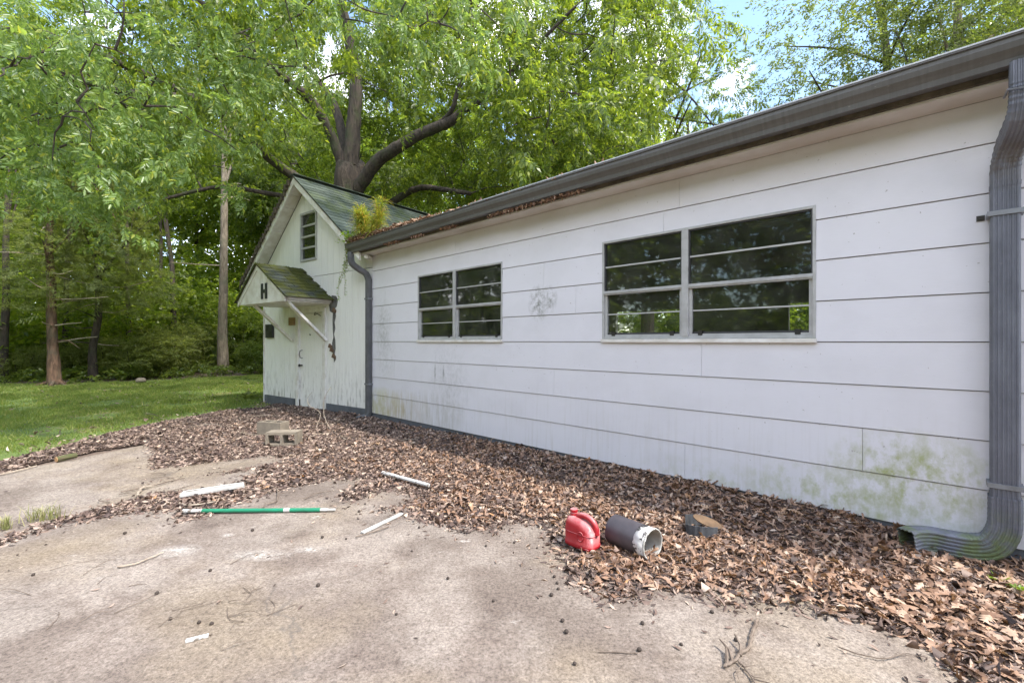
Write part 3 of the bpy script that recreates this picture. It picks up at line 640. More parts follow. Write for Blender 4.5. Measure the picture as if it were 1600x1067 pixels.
# roof: sheathing slabs, shingles, rake boards, soffit planks
def rz(t): return ZA - (KL*(t-TA) if t > TA else KR*(TA-t))
TL, TR = 4.40, -.02
def slab(t0, t1, y0, y1, th, dz=0):
    return MB().hull8([(t0, y0, rz(t0)-th+dz), (t1, y0, rz(t1)-th+dz), (t1, y1, rz(t1)-th+dz), (t0, y1, rz(t0)-th+dz), (t0, y0, rz(t0)+dz), (t1, y0, rz(t1)+dz), (t1, y1, rz(t1)+dz), (t0, y1, rz(t0)+dz)])
rf = slab(TR, TA, -DEP-.2, OV, .03).build('roof', M['roof_edge'], SH); slab(TA, TL, -DEP-.2, OV, .03).build('roof_slope', M['roof_edge'], rf)
for t0, t1, nm in ((TR+.02, TA, 'rake_board'), (TA, TL-.02, 'rake_board')):
    mb = MB(); y0, y1 = OV-.045, OV-.012
    mb.hull8([(t0, y0, rz(t0)-.17), (t1, y0, rz(t1)-.17), (t1, y1, rz(t1)-.17), (t0, y1, rz(t0)-.17), (t0, y0, rz(t0)-.032), (t1, y0, rz(t1)-.032), (t1, y1, rz(t1)-.032), (t0, y1, rz(t0)-.032)]); mb.build(nm, M['trim_white'], SH)
for i in range(9):
    t0 = TA + .04 + i*(TL-TA-.1)/9; t1 = TA + .04 + (i+1)*(TL-TA-.1)/9 - .012; j = random.uniform(0, .006)
    mb = MB(); mb.hull8([(t0, -.005, rz(t0)-.06-j), (t1, -.005, rz(t1)-.06-j), (t1, OV-.05, rz(t1)-.06-j), (t0, OV-.05, rz(t0)-.06-j), (t0, -.005, rz(t0)-.032), (t1, -.005, rz(t1)-.032), (t1, OV-.05, rz(t1)-.032), (t0, OV-.05, rz(t0)-.032)]); mb.build('soffit_plank', M['trim_white'], SH)
def shingles(parent, mat, top, down, along, n_course, n_tab, ex, tabw, jitter, th=.007):
    top = Vector(top); down = Vector(down).normalized(); along = Vector(along).normalized(); nrm = along.cross(down).normalized()
    if nrm.z < 0: nrm = -nrm
    me = MB().box(0, tabw-.006, 0, ex+.05, 0, th).mesh('shingle', mat)
    for i in range(n_course):
        for k in range(n_tab):
            off = (i % 2)*tabw*.5; x = k*tabw - off
            if x < -.001: x = 0; 
            p = top + down*(i*ex + random.uniform(-jitter, jitter)) + along*(x + random.uniform(-jitter, jitter)*.3) + nrm*(.003)
            sl_ = (down + nrm*(.0105/(ex+.05))).normalized(); nn = along.cross(sl_).normalized()
            if nn.z < 0: nn = -nn
            Mx = Matrix((( along.x, sl_.x, nn.x, p.x), (along.y, sl_.y, nn.y, p.y), (along.z, sl_.z, nn.z, p.z), (0, 0, 0, 1)))
            link('shingle', me, None, parent, Mx)
shingles(rf, M['shingle'], (TA, OV+.02, ZA+.002), (-1, 0, -KR), (0, -1, 0), 20, 13, .138, .305, .006)
sb = slab(TA, TL+.02, -DEP-.2, OV+.015, .012, .016).build('shingle_bed', M['shingle'], rf)
MB().beam((TA, OV+.02, ZA+.018), (TA, -DEP-.2, ZA+.018), .22, .012).build('ridge_cap', M['shingle'], rf)
# ragged rotten edge of the left rake
mb = MB()
for i in range(26):
    t = TA + .1 + i*(TL-TA)/26; mb.box(t, t+random.uniform(.05, .1), OV, OV+random.uniform(.015, .05), rz(t+.05)-random.uniform(.03, .07), rz(t)+.02)
mb.build('rotten_edge', M['roof_edge'], rf)
# door hood
HE = .88; AL, AR, AAP, ZE, ZR = 3.10, 1.30, 2.33, 2.20, 2.83
hood = empty('door_hood'); hood.parent = SH
def hz(t): return ZR - (ZR-ZE)*abs(t-AAP)/((AL-AAP) if t > AAP else (AAP-AR))
hm = MB()
for t0, t1 in ((AR-.06, AAP), (AAP, AL+.06)):
    hm.hull8([(t0, .006, hz(t0)-.02), (t1, .006, hz(t1)-.02), (t1, HE+.04, hz(t1)-.02), (t0, HE+.04, hz(t0)-.02), (t0, .006, hz(t0)), (t1, .006, hz(t1)), (t1, HE+.04, hz(t1)), (t0, HE+.04, hz(t0))])
hm.build('hood_roof', M['roof_edge'], hood)
dn = (AR-AAP, 0, -(ZR-ZE)); sl_len = Vector(dn).length + .08
shingles(hood, M['mossy'], (AAP, HE+.05, ZR+.002), dn, (0, -1, 0), 9, 4, sl_len/9, .235, .012, .012)
dl = (AL-AAP, 0, -(ZR-ZE)); shingles(hood, M['mossy'], (AAP, HE+.05, ZR+.002), dl, (0, -1, 0), 8, 4, (Vector(dl).length+.08)/8, .235, .012, .012)
# moss cushions
mv = []; mf = []
ms = MB()
for i in range(650):
    u_, w_ = random.random()**.8, random.random(); t = AAP - (AAP-AR+.04)*u_; y = .05 + (HE-.02)*w_
    if vnoise(t*3, y*3, 4) < .34: continue
    r = random.uniform(.02, .06); z = hz(t)+.014
    n = 7; vs = [(t+r*math.cos(k*2*math.pi/n)*random.uniform(.7, 1.2), y+r*math.sin(k*2*math.pi/n)*random.uniform(.7, 1.2), hz(t+r*math.cos(k*2*math.pi/n))+.004) for k in range(n)] + [(t, y, z+r*random.uniform(.15, .4))]
    ms.add(vs, [(k, (k+1) % n, n) for k in range(n)])
for i in range(40):
    w_ = i/40; t = AAP + random.uniform(-.05, .05); r = random.uniform(.02, .05); y = .05+HE*w_; n = 6
    ms.add([(t+r*math.cos(k*1.047), y+r*math.sin(k*1.047), hz(t)+.0) for k in range(n)] + [(t, y, hz(t)+.035)], [(k, (k+1) % n, n) for k in range(n)])
for i in range(34):      # moss along the left front edge
    t = AAP + (AL+.05-AAP)*i/34; r = random.uniform(.02, .045); y = HE+.04; n = 6
    ms.add([(t+r*math.cos(k*1.047), y+r*.7*math.sin(k*1.047), hz(t)-.02) for k in range(n)] + [(t, y, hz(t)+.03)], [(k, (k+1) % n, n) for k in range(n)])
mo = ms.build('moss', M['moss'], hood, smooth=True); mo['kind'] = 'stuff'
mb = MB(); mb.prism([(AL, HE, ZE-.12), (AR+.02, HE, ZE-.12), (AR+.02, HE, hz(AR)-.03), (AAP, HE, ZR-.03), (AL, HE, hz(AL)-.03)], (0, -.03, 0)); mb.build('hood_front', M['trim_white'], hood)
for t0, t1 in ((AR-.02, AAP), (AAP, AL+.03)):
    mb = MB(); mb.hull8([(t0, HE+.002, hz(t0)-.12), (t1, HE+.002, hz(t1)-.12), (t1, HE+.022, hz(t1)-.12), (t0, HE+.022, hz(t0)-.12), (t0, HE+.002, hz(t0)-.022), (t1, HE+.002, hz(t1)-.022), (t1, HE+.022, hz(t1)-.022), (t0, HE+.022, hz(t0)-.022)]); mb.build('hood_rake', M['trim_white'], hood)
MB().box(AR-.03, AR+.018, .01, HE-.032, ZE-.10, ZE-.015).build('hood_side', M['trim_white'], hood)
MB().box(AL-.018, AL+.03, .01, HE-.032, ZE-.10, ZE-.015).build('hood_side', M['trim_white'], hood)
MB().box(AR+.02, AL-.02, .01, HE-.032, ZE-.125, ZE-.105).build('hood_soffit', M['trim_white'], hood)
for tb in (1.42, 2.70):
    mb = MB(); mb.beam((tb, HE-.10, ZE-.13), (tb, .03, 1.38), .045, .09, up=(1, 0, 0)); mb.build('bracket', M['trim_white'], hood)
MB().box(2.60, 2.86, .006, .02, 1.70, 1.86).build('bare_patch', M['rawwood'], hood)
mb = MB(); hx = 1.95; y = HE + .004
mb.box(hx, hx+.08, y, y+.008, ZE-.05, ZE+.24); mb.box(hx+.155, hx+.235, y, y+.008, ZE-.05, ZE+.24); mb.box(hx+.08, hx+.155, y, y+.008, ZE+.06, ZE+.125)
mb.build('letter_h', M['black'], hood)
# meter box
bx = MB().box(3.50, 3.82, .005, .05, 1.44, 1.74).build('panel_box', M['black'], SH, bevel=.006)
MB().box(3.53, 3.66, .05, .056, 1.47, 1.58).build('panel_cover', M['bolt'], bx); MB().box(3.68, 3.79, .05, .056, 1.60, 1.71).build('panel_cover', M['bolt'], bx)
# torn, missing strip of siding
poly = [(1.27, 2.24), (1.12, 2.22), (1.06, 2.14), (1.10, 2.02), (1.16, 1.98), (1.13, 1.84), (1.17, 1.72), (1.15, 1.60), (1.19, 1.50), (1.15, 1.38), (1.14, 1.22), (1.17, 1.12), (1.13, 1.02), (1.19, .96), (1.21, 1.10), (1.26, 1.20), (1.25, 1.34), (1.21, 1.44), (1.23, 1.58), (1.24, 1.76), (1.23, 1.90), (1.33, 1.94), (1.36, 2.08), (1.30, 2.12)]
mb = MB(); mb.prism([(t, .002, z) for t, z in poly], (0, .006, 0)); mb.build('torn_strip', M['grey_sheath'], SH)
for q in ((1.13, 1.03, .5), (1.25, 1.22, -.4), (1.12, 1.9, .3), (1.2, 1.15, .2)):
    mb = MB(); mb.hull8([(q[0], .006, q[1]), (q[0]+.07, .01, q[1]+.02), (q[0]+.08, .05, q[1]+.03), (q[0], .03, q[1]), (q[0]-.01, .008, q[1]+.05), (q[0]+.05, .012, q[1]+.10), (q[0]+.05, .045, q[1]+.10), (q[0], .035, q[1]+.06)]); mb.build('splinter', M['tan'], SH)

# ================================================================== LEAF LITTER
LIT_PX = [(408, 637), (350, 641), (300, 650), (235, 662), (170, 676), (120, 690), (55, 706), (0, 720), (-60, 735), (0, 742), (60, 722), (150, 703), (225, 692), (236, 708), (228, 735), (290, 728), (420, 712), (440, 722), (360, 735), (250, 752),
          (330, 742), (390, 738), (360, 760), (250, 768), (180, 786), (90, 808), (0, 836), (-80, 866), (-80, 885), (0, 856), (110, 822), (200, 806), (262, 803), (275, 818), (325, 812), (360, 795), (440, 768), (520, 752), (560, 752), (520, 775), (545, 790),
          (600, 770), (640, 778), (590, 795), (560, 803), (625, 803), (650, 818), (720, 836), (780, 838), (800, 822), (850, 828), (838, 850), (860, 885), (880, 915), (905, 930), (950, 950), (1000, 948), (1045, 935), (1100, 948), (1150, 958), (1210, 960), (1290, 975), (1345, 985), (1375, 1000), (1420, 1012), (1440, 1040), (1480, 1075), (1560, 1140)]
LIT = [tuple(gp(*q)[:2]) for q in LIT_PX]
wallpt = lambda s_, d_: tuple((P0 + Uw*s_ + Nw*d_)[:2])
gabpt = lambda t_, d_: tuple((PG + Ug*t_ + Ng*d_)[:2])
LIT += [wallpt(-1.25, -.5), wallpt(0, -.5), wallpt(4, -.5), wallpt(7.2, -.5), gabpt(0.3, -.4), gabpt(TW, -.4)]
gx = np.arange(-7.2, 4.2, .05); gy = np.arange(1.0, 10.6, .05); GX, GY = np.meshgrid(gx, gy)
INS = inside(GX, GY, LIT); ED = edge_dist(GX, GY, LIT)
WALLD = (GX-P0.x)*Nw.x + (GY-P0.y)*Nw.y
def litter_h(X, Y, ed):
    k = np.clip(ed/.35, 0, 1); wd = (X-P0.x)*Nw.x + (Y-P0.y)*Nw.y
    near = np.clip(1.3-wd, 0, 1)
    low = np.clip(np.hypot(X-2.75, Y-2.75)/.55, .2, 1)
    return -.024 + k*(.034 + .02*near*(X > -3.2)*low + .085*np.clip((X+1.5)/3.2, 0, 1)*np.clip(.6-wd, 0, .6)/.6*low) + k*.022*(vnoise(X*3.1, Y*3.1, 3)-.5) + k*.014*(vnoise(X*9, Y*9, 5)-.5)
H = litter_h(GX, GY, ED + .03)
idx = np.arange(GX.size).reshape(GX.shape); cell = INS[:-1, :-1] & INS[1:, :-1] & INS[:-1, 1:] & INS[1:, 1:]
q = np.stack([idx[:-1, :-1][cell], idx[:-1, 1:][cell], idx[1:, 1:][cell], idx[1:, :-1][cell]], 1)
used, inv = np.unique(q, return_inverse=True)
V = np.stack([GX.ravel()[used], GY.ravel()[used], np.maximum(H.ravel()[used], -.03)], 1)
bed = link('leaf_litter', fast_mesh('leaf_litter', V, inv.reshape(-1, 4), M['litter'], True), None)
tag(bed, 'thick bed of dry brown fallen leaves along the white wall', 'leaf litter', kind='stuff')

def rot_from(yaw, pitch, roll):
    cy, sy, cp, sp_, cr_, sr = np.cos(yaw), np.sin(yaw), np.cos(pitch), np.sin(pitch), np.cos(roll), np.sin(roll)
    m = np.empty((len(yaw), 3, 3))
    m[:, 0, 0] = cy*cp; m[:, 0, 1] = cy*sp_*sr-sy*cr_; m[:, 0, 2] = cy*sp_*cr_+sy*sr
    m[:, 1, 0] = sy*cp; m[:, 1, 1] = sy*sp_*sr+cy*cr_; m[:, 1, 2] = sy*sp_*cr_-cy*sr
    m[:, 2, 0] = -sp_; m[:, 2, 1] = cp*sr; m[:, 2, 2] = cp*cr_
    return m
# oak leaf outline: stem to tip with lobes, midrib row
OX = np.array([-.10, 0, .12, .22, .34, .44, .58, .68, .82, .90, 1.0]); OW = np.array([.008, .03, .16, .07, .26, .10, .30, .12, .19, .10, .0])
def oak_template(lob=1.0, wid=1.0):
    n = len(OX); w = (.13 + (OW-.13)*lob) * wid; w[0] = .008; w[-1] = .004
    v = np.concatenate([np.stack([OX, np.zeros(n), np.zeros(n)], 1), np.stack([OX-.05*(w > .14), w, np.zeros(n)], 1), np.stack([OX-.05*(w > .14)*0.5, -w*.95, np.zeros(n)], 1)])
    f = []
    for i in range(n-1): f += [(i, i+1, n+i+1, n+i), (i, 2*n+i, 2*n+i+1, i+1)]
    v[:, 0] -= .45; return v, np.array(f)
def scatter_leaves(temp, P, size, yaw, pitch, roll, curl, fold, twist):
    v, f = temp; n = len(P); x = v[None, :, 0]; y = v[None, :, 1]
    z = curl[:, None]*x**2 + fold[:, None]*np.abs(y) + twist[:, None]*x*y*2 + .08*np.sin(x*9+yaw[:, None]*3)*y
    L = np.stack([np.broadcast_to(x, z.shape), np.broadcast_to(y, z.shape), z], 2)*size[:, None, None]
    Wd = np.einsum('nij,nkj->nki', rot_from(yaw, pitch, roll), L) + P[:, None, :]
    lift = np.minimum(Wd[:, :, 2].min(1) - (P[:, 2]-.004), 0); Wd[:, :, 2] -= lift[:, None]
    F = (f[None] + (np.arange(n)*len(v))[:, None, None]).reshape(-1, f.shape[1])
    return Wd.reshape(-1, 3), F
def join(parts):
    vs = []; fs = []; b = 0
    for v, f in parts: vs.append(v); fs.append(f + b); b += len(v)
    return np.concatenate(vs), np.concatenate(fs)
def sample_litter(n, fn):
    out = []
    while sum(map(len, out)) < n:
        X = rng.uniform(-7.0, 4.0, 60000); Y = rng.uniform(1.2, 10.3, 60000); m = inside(X, Y, LIT) & ((X-P0.x)*Nw.x + (Y-P0.y)*Nw.y > .03) & ((X-PG.x)*Ng.x + (Y-PG.y)*Ng.y > .03); X, Y = X[m], Y[m]
        ed = edge_dist(X, Y, LIT); k = rng.random(len(X)) < fn(X, Y, ed); X, Y, ed = X[k], Y[k], ed[k]
        out.append(np.stack([X, Y, litter_h(X, Y, ed+.03)], 1))
    return np.concatenate(out)[:n]
def wd_(X, Y): return (X-P0.x)*Nw.x + (Y-P0.y)*Nw.y
def big_density(X, Y, ed):
    g_ = 1/(1+np.exp(-(X+1.0)*2.0)); return np.clip(.02 + g_, 0, 1)*np.clip((ed-.05)/.25, 0, 1)*(.55+.9*vnoise(X*2, Y*2, 8))*.7
parts = []
for tmp, n in ((oak_template(), 4200), (oak_template(.3, .62), 7500), (oak_template(1.1, .9), 3400)):
    P_ = sample_litter(n, big_density); P_[:, 2] += rng.random(n)**1.6*.016 + .002
    parts.append(scatter_leaves(tmp, P_, .022+.065*rng.random(n)**1.5, rng.uniform(0, 6.28, n), rng.normal(0, .27, n), rng.normal(0, .36, n), rng.normal(0, .7, n), rng.normal(.25, .6, n), rng.normal(0, .5, n)))
v_, f_ = join(parts); tag(link('leaf_carpet', fast_mesh('leaf_carpet', v_, f_, M['dry_leaf']), None, bed), kind='stuff')
# slender leaflets, shreds and crumbs
sl_t = (np.array([(-.5, 0, 0), (-.15, .13, 0), (.15, .12, 0), (.5, 0, 0), (.15, -.12, 0), (-.15, -.13, 0)], float), np.array([(0, 1, 2, 3), (0, 3, 4, 5)]))
def bit_density(X, Y, ed): return np.clip(.25 + 1.0/(1+np.exp((X+1.0)*1.0)) + np.clip(.5-ed*1.3, 0, .6), 0, 1)*np.clip((ed+.02)/.10, 0.08, 1)*(.4+vnoise(X*4, Y*4, 12))
n = 110000; P_ = sample_litter(n, bit_density); P_[:, 2] += rng.random(n)*.02 + .003
pa = scatter_leaves(sl_t, P_, rng.uniform(.014, .06, n), rng.uniform(0, 6.28, n), rng.normal(0, .22, n), rng.normal(0, .5, n), rng.normal(0, .9, n), rng.normal(0, .8, n), rng.normal(0, .4, n))
n2 = 1500     # loose crumbs strayed on the bare concrete
X = rng.uniform(-4.8, 2.4, n2*6); Y = rng.uniform(1.5, 6, n2*6); m_ = ~inside(X, Y, LIT) & (wd_(X, Y) > .05); e_ = edge_dist(X, Y, LIT); m_ &= rng.random(len(X)) < np.exp(-e_/.10) + .018
X, Y = X[m_][:n2], Y[m_][:n2]; n2 = len(X)
pb = scatter_leaves(sl_t, np.stack([X, Y, np.full(n2, .004)], 1), rng.uniform(.012, .05, n2), rng.uniform(0, 6.28, n2), rng.normal(0, .15, n2), rng.normal(0, .3, n2), rng.normal(0, .6, n2), rng.normal(0, .6, n2), rng.normal(0, .3, n2))
n3 = 900; X = rng.uniform(-14, -5.3, n3*4); Y = rng.uniform(5.5, 15, n3*4); m_ = inside(X, Y, LAWN_POLY) & (rng.random(n3*4) < .12 + np.exp(-edge_dist(X, Y, LAWN_POLY)/.5)); X, Y = X[m_][:n3], Y[m_][:n3]; n3 = len(X)
pc = scatter_leaves(sl_t, np.stack([X, Y, rng.uniform(-.02, .02, n3)], 1), rng.uniform(.04, .10, n3), rng.uniform(0, 6.28, n3), rng.normal(0, .4, n3), rng.normal(0, .4, n3), rng.normal(0, .6, n3), rng.normal(0, .6, n3), rng.normal(0, .3, n3))
v_, f_ = join([pa, pb, pc]); tag(link('leaf_crumbs', fast_mesh('leaf_crumbs', v_, f_, M['dry_bits']), None, bed), kind='stuff')
# the leaves that show largest, one by one
n = 290; P_ = sample_litter(n*14, lambda X, Y, ed: big_density(X, Y, ed)*(X > .1)*(Y < 3.7)); P_ = P_[np.argsort(P_[:, 1] + .35*rng.random(len(P_)))][:n*3]; P_ = P_[rng.permutation(len(P_))[:n]]
temps = [oak_template(), oak_template(.4, .8), oak_template(1.15, 1.1), oak_template(.8, .95)]
lm = []
for j in range(10):
    a1 = np.array([rng.normal(0, .5)]); v_, f_ = scatter_leaves(temps[j % 4], np.zeros((1, 3)), np.array([1.0]), np.zeros(1), np.zeros(1), np.zeros(1), a1, np.array([rng.normal(.1, .5)]), np.array([rng.normal(0, .45)]))
    lm.append(v_ - np.array([0, 0, v_[:, 2].min()*0]))
def leaf_solid(name, c):
    m, t, b, o = new_mat(name); oi = N(t, 'ShaderNodeObjectInfo'); col = ramp(t, oi.outputs['Random'], c); v = ocoord(t)
    col = mixc(t, .5, col, ramp(t, noise(t, v, 6, 5), [(.3, (.6, .58, .55)), (.7, (1.25, 1.25, 1.25))]), 'MULTIPLY'); t.links.new(col, b.inputs['Base Color']); b.inputs['Roughness'].default_value = .6; return m
M['leaf_one'] = leaf_solid('single_dry_leaf', [(0, (.14, .08, .05)), (.35, (.26, .15, .095)), (.75, (.37, .235, .158)), (1, (.47, .34, .25))])
lms = [fast_mesh('leaf', v_, temps[j % 4][1], M['leaf_one']) for j, v_ in enumerate(lm)]
for p in P_:
    s_ = random.uniform(.06, .12); p[2] += random.uniform(.008, .024)
    link('leaf', random.choice(lms), None, bed, Matrix.Translation(p) @ Euler((random.gauss(0, .22), random.gauss(0, .22), random.uniform(0, 6.28))).to_matrix().to_4x4() @ Matrix.Scale(s_, 4))

# ================================================================== LAWN GRASS
n = 800000; X = rng.uniform(-23, -5, n); Y = rng.uniform(.5, 18.5, n); m_ = inside(X, Y, LAWN_POLY); e_ = edge_dist(X, Y, LAWN_POLY)
pn = vnoise(X*1.3, Y*1.3, 21); m_ &= rng.random(n) < np.clip(e_/.5, .10, 1)*np.clip((.6*pn+.4*vnoise(X*4, Y*4, 22)-.3)*3.2, .08, 1); m_ &= (np.abs(X) < Y*1.35 + 3.5)
X, Y = X[m_][:300000], Y[m_][:300000]; n = len(X); hg = rng.uniform(.025, .07, n)*(.6+.7*vnoise(X*.9, Y*.9, 2)+.8*(vnoise(X*3.3, Y*3.3, 14) > .72)); wg = .0025 + .00045*Y; a_ = rng.uniform(0, 6.28, n); ln = rng.normal(0, .55, (n, 2))
b0 = np.stack([X-np.cos(a_)*wg, Y-np.sin(a_)*wg, np.full(n, -.03)], 1); b1 = np.stack([X+np.cos(a_)*wg, Y+np.sin(a_)*wg, np.full(n, -.03)], 1); tp = np.stack([X+ln[:, 0]*hg, Y+ln[:, 1]*hg, hg-.03], 1)
v_ = np.stack([b0, b1, tp], 1).reshape(-1, 3); f_ = np.arange(n*3).reshape(-1, 3)
tag(link('lawn_grass', fast_mesh('lawn_grass', v_, f_, M['grass']), None), 'short green mown grass between the bare ground and the woods', 'grass', kind='stuff')
def tuft(name, p, label, n, h, spread, mat, group=None):
    mb = MB()
    for i in range(n):
        a_ = random.uniform(0, 6.28); r = abs(random.gauss(0, spread)); x, y = r*math.cos(a_), r*math.sin(a_)*.6; hh = h*random.uniform(.5, 1.1); l_ = random.uniform(.2, .8)*hh; b_ = random.uniform(0, 6.28); w = .003
        c, s_ = math.cos(b_), math.sin(b_)
        mb.add([(x-s_*w, y+c*w, 0), (x+s_*w, y-c*w, 0), (x+c*l_*.4+s_*w*.7, y+s_*l_*.4-c*w*.7, hh*.65), (x+c*l_*.4-s_*w*.7, y+s_*l_*.4+c*w*.7, hh*.65), (x+c*l_, y+s_*l_, hh)], [(0, 1, 2, 3), (3, 2, 4)])
    o = mb.build(name, mat); o.location = p; tag(o, label, 'grass', group)
M['pale_grass'] = leaf_mat('pale_grass', [(0, (.18, .20, .07)), (.6, (.30, .30, .12)), (1, (.42, .38, .2))], .3, .6, 1.3)
tuft('grass_tuft', gp(68, 812), 'pale dry grass tuft growing in the slab joint at far left', 90, .13, .07, M['pale_grass'])
tuft('grass_tuft', gp(8, 826), 'small pale grass tuft cut by the left edge of the picture', 70, .10, .05, M['pale_grass'])

# ================================================================== THINGS ON THE GROUND
# red can
def superell(a, b, n=28, e=.45):
    out = []
    for k in range(n):
        c, s_ = math.cos(2*math.pi*k/n), math.sin(2*math.pi*k/n); out.append((a*math.copysign(abs(c)**e, c), b*math.copysign(abs(s_)**e, s_)))
    return out
gc = empty('fuel_can', gp(910, 852, .02) + Vector((0, 0, .0)), R(-44)); tag(gc, 'faded red plastic fuel can standing in dry leaves beside a dark pipe', 'fuel can')
mb = MB(); L_ = []
for z, a, b, ox in ((0, .100, .058, 0), (.008, .112, .068, 0), (.03, .114, .070, 0), (.034, .110, .067, 0), (.12, .110, .066, 0), (.150, .107, .063, 0), (.170, .098, .055, -.002), (.182, .082, .042, -.006), (.188, .06, .026, -.008)):
    L_.append([(x+ox, y, z - (.034*max(0, (x+.01)/.11) if z > .14 else 0)) for x, y in superell(a, b)])
vs = [p for l in L_ for p in l]; m_ = len(L_[0]); mb.add(vs, [(i*m_+k, i*m_+(k+1) % m_, (i+1)*m_+(k+1) % m_, (i+1)*m_+k) for i in range(len(L_)-1) for k in range(m_)] + [tuple(range(m_))[::-1], tuple(range((len(L_)-1)*m_, len(L_)*m_))])
body = mb.build('can_body', M['red'], gc, smooth=True)
sm = superell(.1115, .0675); mb = MB(); mb.tube([(x, y, .098) for x, y in sm] + [(sm[0][0], sm[0][1], .098)], .0022, 6); mb.build('seam', M['red'], gc, smooth=True)
mb = MB(); hp = spline([(-.035, 0, .176), (-.02, 0, .192), (.01, 0, .200), (.05, 0, .194), (.088, 0, .172), (.104, 0, .14), (.107, 0, .10)], 5)
mb.tube(hp, [.019]*len(hp), 10); mb.build('handle', M['red'], gc, smooth=True)
mb = MB(); mb.lathe([(.0, .183), (.026, .183), (.026, .205), (.021, .206), (.021, .212), (.025, .213), (.025, .228), (.020, .230), (0, .230)], 18); mb.build('cap', M['red'], gc, M=Matrix.Translation((-.068, 0, -.004)))
mb = MB(); mb.tube([(.03+.022*math.cos(a*.449), -.0665, .085+.03*math.sin(a*.449)) for a in range(15)], .004, 6); mb.build('moulded_ring', M['red'], gc, smooth=True)
mb = MB(); mb.tube([(-.085+.014*math.cos(a*.449), -.028+.010*math.sin(a*.449), .1765) for a in range(15)], .002, 5); mb.build('embossed_ring', M['red'], gc)
mb = MB()
mb.prism([(.01, -.070, .015), (.095, -.070, .015), (.095, -.070, .02), (.01, -.070, .02)], (0, .004, 0)); mb.build('seam_ridge', M['red'], gc)
# dark pipe with a broken white rim
pa_, pb_ = gp(968, 848, 0), gp(1012, 868, 0); dv = (pb_ - pa_); dv = Vector((.62, -.785, 0)).normalized()
pp = empty('pipe_piece', gp(1000, 872, .0) + Vector((-.02, .07, .105)), math.atan2(dv.y, dv.x)); pp.scale = (1.22, 1.22, 1.22); tag(pp, 'short dark pipe piece lying open-ended with a torn white rim', 'pipe')
def ring(r, n=40, ecc=1): return [(0, r*math.cos(2*math.pi*k/n), r*math.sin(2*math.pi*k/n)*ecc) for k in range(n)]
def shell(x0, x1, r0, r1, jag0=0, jag1=0, n=40, gap=None, seed=1):
    rr = random.Random(seed); mb = MB(); o0 = ring(r0, n); o1 = ring(r1, n); vs = []
    for k in range(n): 
        vs += [(x0+rr.uniform(-jag0, jag0), o0[k][1], o0[k][2]), (x1+rr.uniform(-jag1, jag1), o1[k][1], o1[k][2])]
    fs = [(2*k, 2*((k+1) % n), 2*((k+1) % n)+1, 2*k+1) for k in range(n) if not (gap and gap[0] <= k < gap[1])]
    return mb.add(vs, fs)
o = shell(-.13, .055, .078, .078, 0, .006, seed=2).build('pipe_wall', M['pipe_dark'], pp, smooth=True)
o = shell(.05, .115, .0785, .0785, .004, .007, gap=(27, 34), seed=3).build('rim', M['rim'], pp, smooth=True); s_ = o.modifiers.new('solid', 'SOLIDIFY'); s_.thickness = .004
o = shell(-.128, .112, .0735, .0735, 0, .004, gap=None, seed=4).build('lining', M['pipe_in'], pp, smooth=True)
mb = MB(); mb.tube([(.115, .077*math.cos(a), .077*math.sin(a)) for a in np.linspace(-1.2, 3.9, 34)], .0045, 6, jit=.25); mb.build('rim_lip', M['pipe_in'], pp)
mb = MB(); mb.add([(-.13, 0, 0)] + [(-.13, .078*math.cos(a), .078*math.sin(a)) for a in np.linspace(0, 6.283, 25)[:-1]], [(0, k+1, (k+1) % 24+1) for k in range(24)]); mb.build('end_cap', M['pipe_dark'], pp)
# grey ribbed tub half buried
pt = empty('broken_tub', gp(1102, 836, .03) + Vector((0, .05, -.025)), R(25)); tag(pt, 'half buried grey ribbed plastic tub with a tan flap inside', 'tub')
mb = MB(); n = 64; vs = []
for k in range(n):
    a = 2*math.pi*k/n; r = .115 + (.004 if k % 4 < 2 else 0); tall = .135 if 2 < k < 26 else .075
    vs += [(r*math.cos(a)*1.05, r*math.sin(a)*.72, 0), (r*math.cos(a)*1.1, r*math.sin(a)*.78, tall - .028*math.cos(a-.6))]
mb.add(vs, [(2*k, 2*((k+1) % n), 2*((k+1) % n)+1, 2*k+1) for k in range(n) if not 56 < k < 60]); o = mb.build('tub_wall', M['pot_grey'], pt); s_ = o.modifiers.new('solid', 'SOLIDIFY'); s_.thickness = .006
mb = MB(); n = 16; mb.prism([(.105*math.cos(2*math.pi*k/n), .04*math.sin(2*math.pi*k/n), 0) for k in range(n)], (0, 0, .007)); mb.build('flap', M['tan'], pt, M=Matrix.Translation((.015, -.03, .105)) @ Euler((R(32), R(20), R(-30))).to_matrix().to_4x4())
mb = MB(); mb.prism([(.10*math.cos(2*math.pi*k/n), .06*math.sin(2*math.pi*k/n), .02) for k in range(n)], (0, 0, .01)); mb.build('tub_soil', M['litter'], pt)
# concrete blocks
def block(name, p, rz, rx, label):
    e = empty(name, p, rz); L_, H_, D_ = .39, .18, .19; w = .032
    mb = MB(); xs_ = [-L_/2, -L_/2+w, -w/2, w/2, L_/2-w, L_/2]
    cz = H_/2 if rx else 0
    mb.box(-L_/2, L_/2, -D_/2, D_/2, 0, w); mb.box(-L_/2, L_/2, -D_/2, D_/2, H_-w, H_)
    for a, b in ((0, 1), (2, 3), (4, 5)): mb.box(xs_[a], xs_[b], -D_/2, D_/2, w, H_-w)
    o = mb.build('block_body', M['block'], e, M=Matrix.Translation((0, 0, .1 if rx else 0)) @ Euler((R(rx), 0, 0)).to_matrix().to_4x4() @ Matrix.Translation((0, 0, -cz))); return tag(e, label, 'concrete block', 'loose concrete blocks on the leaves')
block('concrete_block', gp(438, 700) + Vector((0, .1, .02)), R(5), 0, 'nearer concrete block with two open cores facing the viewer')
